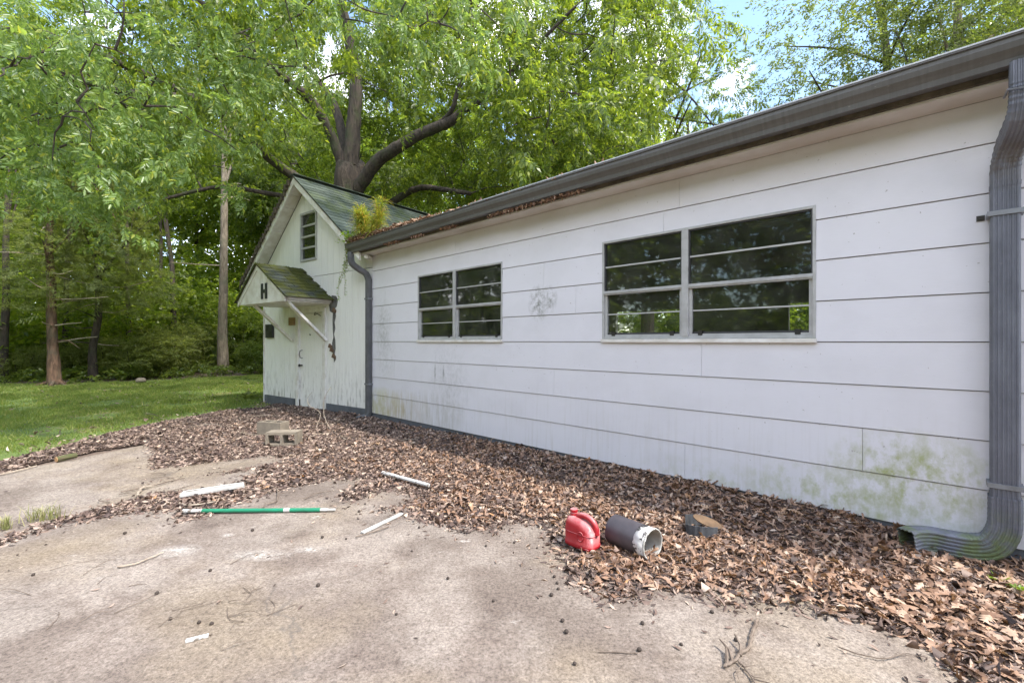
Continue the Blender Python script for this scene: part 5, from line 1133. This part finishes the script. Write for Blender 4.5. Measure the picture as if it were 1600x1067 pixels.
def tree(name, label, base, height, tr, kind, crad, ccen, bk='bark_dark', lean=(0, 0), group=None, cvar=0, limbs=7, snags=0, cat='tree', flare=1.25):
    base = Vector(base); e = empty(name, base); tag(e, label, cat, group); rr = random.Random(hash((round(base.x, 2), round(base.y, 2))) & 0xffff)
    top = Vector((lean[0], lean[1], height)); pts = []
    for i in range(9):
        f = i/8; pts.append(Vector((top.x*f**1.4 + rr.gauss(0, tr*.25)*(i > 0), top.y*f + rr.gauss(0, tr*.25)*(i > 0), -.1 + (height+.1)*f)))
    rad = [tr*(1-.75*(i/8)**1.1) * (flare if i == 0 else 1) for i in range(9)]; sp_ = spline(pts, 4); rd = np.interp(np.linspace(0, 8, len(sp_)), range(9), rad)
    mb = MB(); mb.tube(sp_, list(rd), 10, jit=.06)
    cc = Vector(ccen)
    for k in range(limbs):
        f = rr.uniform(.4, .92); p = sp_[int(f*(len(sp_)-1))]; a = rr.uniform(0, 6.28); q = cc + Vector((math.cos(a)*crad[0]*.65, math.sin(a)*crad[1]*.65, rr.uniform(-.3, .6)*crad[2])); m_ = (p+q)/2 + Vector((0, 0, rr.uniform(-.05, .12)*(q-p).length)); r = tr*.32*(1.1-f*.5)
        mb.tube(spline([p, m_, q], 4), list(np.linspace(r, r*.25, 9)), 6, cap=False)
    for k in range(5):
        a = k*1.26 + rr.uniform(-.3, .3); L_ = tr*rr.uniform(2.2, 4.5); mb.tube(spline([(math.cos(a)*tr*.3, math.sin(a)*tr*.3, tr*2.2), (math.cos(a)*tr*.95, math.sin(a)*tr*.95, tr*.7), (math.cos(a)*L_, math.sin(a)*L_, -.06)], 4), list(np.linspace(tr*.55, tr*.16, 9)), 7, cap=False)
    mb.build('trunk', M[bk], e, smooth=True)
    for k in range(snags):
        p = sp_[int(rr.uniform(.15, .55)*(len(sp_)-1))]; a = rr.uniform(0, 6.28); L_ = rr.uniform(.7, 2.2); d = Vector((math.cos(a), math.sin(a)*.6, rr.uniform(-.15, .3))); s2 = MB(); q = p + d*L_*.5 + Vector((0, 0, rr.uniform(-.1, .1))); s2.tube(spline([p, q, p + d*L_ + Vector((0, 0, rr.uniform(-.3, .2)))], 4), list(np.linspace(.028, .008, 9)), 5); s2.build('dead_limb', M['pale_twig'] if rr.random() < .6 else M[bk], e)
    ms = CM[kind]; link('crown', ms[cvar % len(ms)], None, e, Matrix.Translation(cc) @ Euler((0, 0, rr.uniform(0, 6.28))).to_matrix().to_4x4() @ Matrix.Diagonal((*crad, 1)))
    return e
def g0(x, Y): return ((x-800)/FPX*Y, Y, -.03)
# woodland edge on the left: the trunks one can tell apart
tree('cedar_tree', 'stout red-barked cedar with bowed flared foot at the lawn edge', g0(86, 14.6), 9, .155, 'cedar', (2.5, 2.3, 2.5), (-.2, .5, 5.2), 'bark_red', (-.5, .2), snags=14, limbs=5, flare=1.35)
tree('cedar_tree', 'dark straight cedar second from the left along the lawn edge', g0(147, 15.8), 9, .125, 'cedar', (2.6, 2.4, 2.5), (.2, .4, 5.1), 'bark_dark', (.2, .2), cvar=1, snags=12, limbs=5)
tree('hardwood_tree', 'pale straight trunk standing alone near the shed at the wood edge', g0(349, 19.4), 15, .2, 'broad', (2.2, 2.2, 2.8), (.3, 1.2, 13), 'bark_pale', (.2, .1), snags=4, cvar=1)
tree('hardwood_tree', 'dark leaning trunk with leafy crown left of the pale trunk', g0(276, 20.5), 13, .13, 'broad', (1.9, 1.9, 2.4), (-1.2, .8, 12), 'bark_dark', (-1.6, .6), cvar=2)
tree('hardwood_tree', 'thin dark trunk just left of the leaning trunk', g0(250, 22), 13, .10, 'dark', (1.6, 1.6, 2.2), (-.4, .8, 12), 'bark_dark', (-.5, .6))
tree('hardwood_tree', 'slender trunk between the two cedars', g0(98, 17.5), 13, .10, 'broad', (1.7, 1.7, 2.2), (.2, .8, 12), 'bark_dark', (.3, .4))
tree('hardwood_tree', 'slim trunk behind and right of the straight dark cedar', g0(197, 19.5), 13, .10, 'dark', (1.7, 1.7, 2.2), (-.1, .8, 12), 'bark_dark', (-.3, .4), cvar=1, snags=3)
tree('hardwood_tree', 'trunk at the left edge of the picture', g0(4, 15.5), 12, .12, 'broad', (1.8, 1.8, 2.2), (-.1, .6, 11), 'bark_dark', (.1, .3), cvar=1, snags=4)
k = 0
for x, Y, hh, kd, r, lab in ((40, 29, 17, 'broad', 4.8, 'tall leafy tree deep in the woods above the stout cedar'), (170, 30, 18, 'broad', 4.8, 'dark tall tree deep in the woods above the second cedar'), (310, 30, 18, 'broad', 5.0, 'tall tree deep in the woods left of the shed roof'),
                        (400, 28, 17, 'broad', 4.8, 'tall tree directly behind the shed roof ridge at left'), (-60, 24, 15, 'broad', 4.2, 'shady tree past the left edge of the lawn'), (480, 26, 16, 'dark', 4.8, 'tree behind the pecan trunk, left side'), (590, 25, 16, 'broad', 4.8, 'tree behind the pecan trunk, right side')):
    tree('hardwood_tree', lab, g0(x, Y), hh, .16, kd, (r, r, 5.2), (0, 0, hh*.66), 'bark_dark', (random.gauss(0, .4), 0), cvar=k); k += 1
# trees behind the long building
tree('hardwood_tree', 'leafy tree behind the long roof just right of the shed', g0(760, 21), 14, .24, 'broad', (4.4, 4.4, 4.6), (0, 0, 8.2), cvar=0)
tree('evergreen_tree', 'dark dense evergreen behind the middle of the long roof', g0(905, 19), 12.5, .16, 'dark', (2.7, 2.7, 4.6), (0, 0, 6.6), cvar=1)
tree('pecan_tree', 'bright green spreading tree behind the centre of the long roof', g0(1010, 16.5), 13, .26, 'pecan', (4.6, 4.2, 4.6), (-.3, 0, 9.0), 'bark', limbs=11)
tree('hardwood_tree', 'bushy light green tree behind the roof above the big window', g0(1075, 19), 11, .18, 'broad', (3.4, 3.4, 3.8), (0, 0, 6.4), cvar=2)
tree('pine_tree', 'feathery pine top showing over the gutter above the big window', g0(1165, 20), 10.5, .12, 'pine', (1.5, 1.5, 2.6), (0, 0, 7.8), 'bark_red')
tree('oak_tree', 'open olive green oak crown against the sky at upper right', g0(1400, 13), 13, .2, 'olive', (4.0, 3.9, 3.7), (-.9, -.3, 8.6), 'bark_dark', (-.5, 0), limbs=13)
tree('oak_tree', 'oak with pale leaning trunk over the gutter near the corner', g0(1552, 11), 12, .2, 'olive', (3.2, 3.2, 3.2), (-.6, 0, 8.6), 'bark_pale', (-.9, .2), cvar=1, limbs=8)
tree('oak_tree', 'dark trunked tree at the upper right corner of the picture', g0(1592, 12), 12, .17, 'broad', (2.6, 2.6, 3.2), (.8, .2, 8.8), 'bark_dark', (.3, 0), cvar=1, limbs=8)
# shrubs of the understorey
SHR = [(30, 16.2, 1.1, 1.3, 'shrub'), (60, 18, 1.6, 2.0, 'shrub'), (120, 17.2, 1.3, 1.5, 'shrub'), (165, 17.4, 1.2, 1.7, 'shrub'), (205, 16.8, 1.3, 1.5, 'shrub'), (245, 17.4, 1.5, 1.9, 'shrub'), (283, 19, 1.3, 2.2, 'shrub'), (318, 21, 1.4, 2.4, 'shrub'), (380, 21.5, 1.6, 3.0, 'dshrub'), (408, 19.5, 1.0, 1.4, 'dshrub'), (335, 23, 2.0, 3.6, 'dshrub'), (225, 21, 1.8, 3.0, 'shrub'), (140, 21, 1.9, 3.2, 'shrub'), (80, 22, 2.0, 3.2, 'shrub'), (10, 20, 1.8, 2.8, 'shrub'), (-50, 17, 1.6, 2.2, 'shrub')]
SLAB = ['low bush at the left edge of the lawn', 'dark bush behind the stout cedar', 'dark low bush right of the stout cedar', 'bush at the foot of the straight dark cedar', 'pale speckled bush beside the stone on the lawn edge', 'largest rounded grey green bush on the lawn edge', 'tall loose bush left of the pale trunk', 'shady bush at left behind the pale trunk', 'tall dark shrub between the pale trunk and the shed', 'low dark bush against the shed corner', 'deep shaded thicket behind the pale trunk', 'dark thicket behind the rounded bush', 'tall thicket behind the straight cedar', 'tall thicket behind the slender trunk', 'dark thicket at the left edge of the woods', 'bush past the left end of the lawn']
for i, (x, Y, r, hh, kd) in enumerate(SHR):
    e = empty('shrub', g0(x, Y)); tag(e, SLAB[i], 'shrub', 'shrubs along the wood edge'); mb = MB()
    for k in range(6): a = k*1.05; mb.tube([(0, 0, -.05), (math.cos(a)*r*.25, math.sin(a)*r*.25, hh*.35), (math.cos(a)*r*.5, math.sin(a)*r*.5, hh*.7)], [.025, .018, .008], 5)
    mb.build('stems', M['bark_dark'], e); ms = CM[kd]; link('foliage', ms[i % len(ms)], None, e, Matrix.Translation((0, 0, hh*.5)) @ Euler((0, 0, i*1.7)).to_matrix().to_4x4() @ Matrix.Diagonal((r, r, hh*.55, 1)))
# far woods that read as one mass, all round the clearing, and their floor cover
def mass(n, R0, R1, a0, a1, zlo, zhi, size, c=(0, 4)):
    a = rng.uniform(a0, a1, n); r = rng.uniform(R0, R1, n); z = zlo + (zhi-zlo)*rng.random(n); hmax = zhi*(.72+.4*vnoise(a*9, r*.15, 31)); z = np.minimum(z, hmax - rng.random(n)*3)
    gap = vnoise(a*26, z*.35+r*.2, 33); k = gap > .2; P = np.stack([c[0]+r*np.sin(a), c[1]+r*np.cos(a), np.maximum(z, .1)], 1)[k]; D = rng.normal(0, 1, (len(P), 3)); D[:, 2] *= .5; return P, unit(D), rng.uniform(.8, 1.3, len(P))*size
P1_ = mass(7500, 30, 38, R(-78), R(20), 0, 20, 2.1); P2_ = mass(3600, 26, 34, R(20), R(68), 0, 11, 2.4); P3_ = mass(6000, 22, 28, R(150), R(290), 0, 12.5, 2.6); P4_ = mass(3000, 20, 24, R(150), R(290), 0, 4, 1.9)
Pm = [np.concatenate(q) for q in zip(P1_, P2_, P3_, P4_, mass(4200, 25, 32, R(-78), R(8), 0, 8, 1.5), mass(4200, 21, 27, R(-78), R(-20), 0, 5, 1.1), mass(1800, 19, 24, R(14), R(72), 0, 4.5, 1.5), mass(1600, 36, 42, R(-78), R(5), 2, 14, 3.0))]
v_, f_ = place(sps[:3], *Pm); tag(link('woodland', fast_mesh('woodland', v_, f_, M['broad_leaf']), None), 'dense green mass of far woods closing off the clearing', 'woods', kind='stuff')
n = 2600; X = rng.uniform(-26, -6, n); Y = rng.uniform(14, 27, n); m_ = ~inside(X, Y, LAWN_POLY) | (edge_dist(X, Y, LAWN_POLY) < .3); X, Y = X[m_], Y[m_]; n = len(X)
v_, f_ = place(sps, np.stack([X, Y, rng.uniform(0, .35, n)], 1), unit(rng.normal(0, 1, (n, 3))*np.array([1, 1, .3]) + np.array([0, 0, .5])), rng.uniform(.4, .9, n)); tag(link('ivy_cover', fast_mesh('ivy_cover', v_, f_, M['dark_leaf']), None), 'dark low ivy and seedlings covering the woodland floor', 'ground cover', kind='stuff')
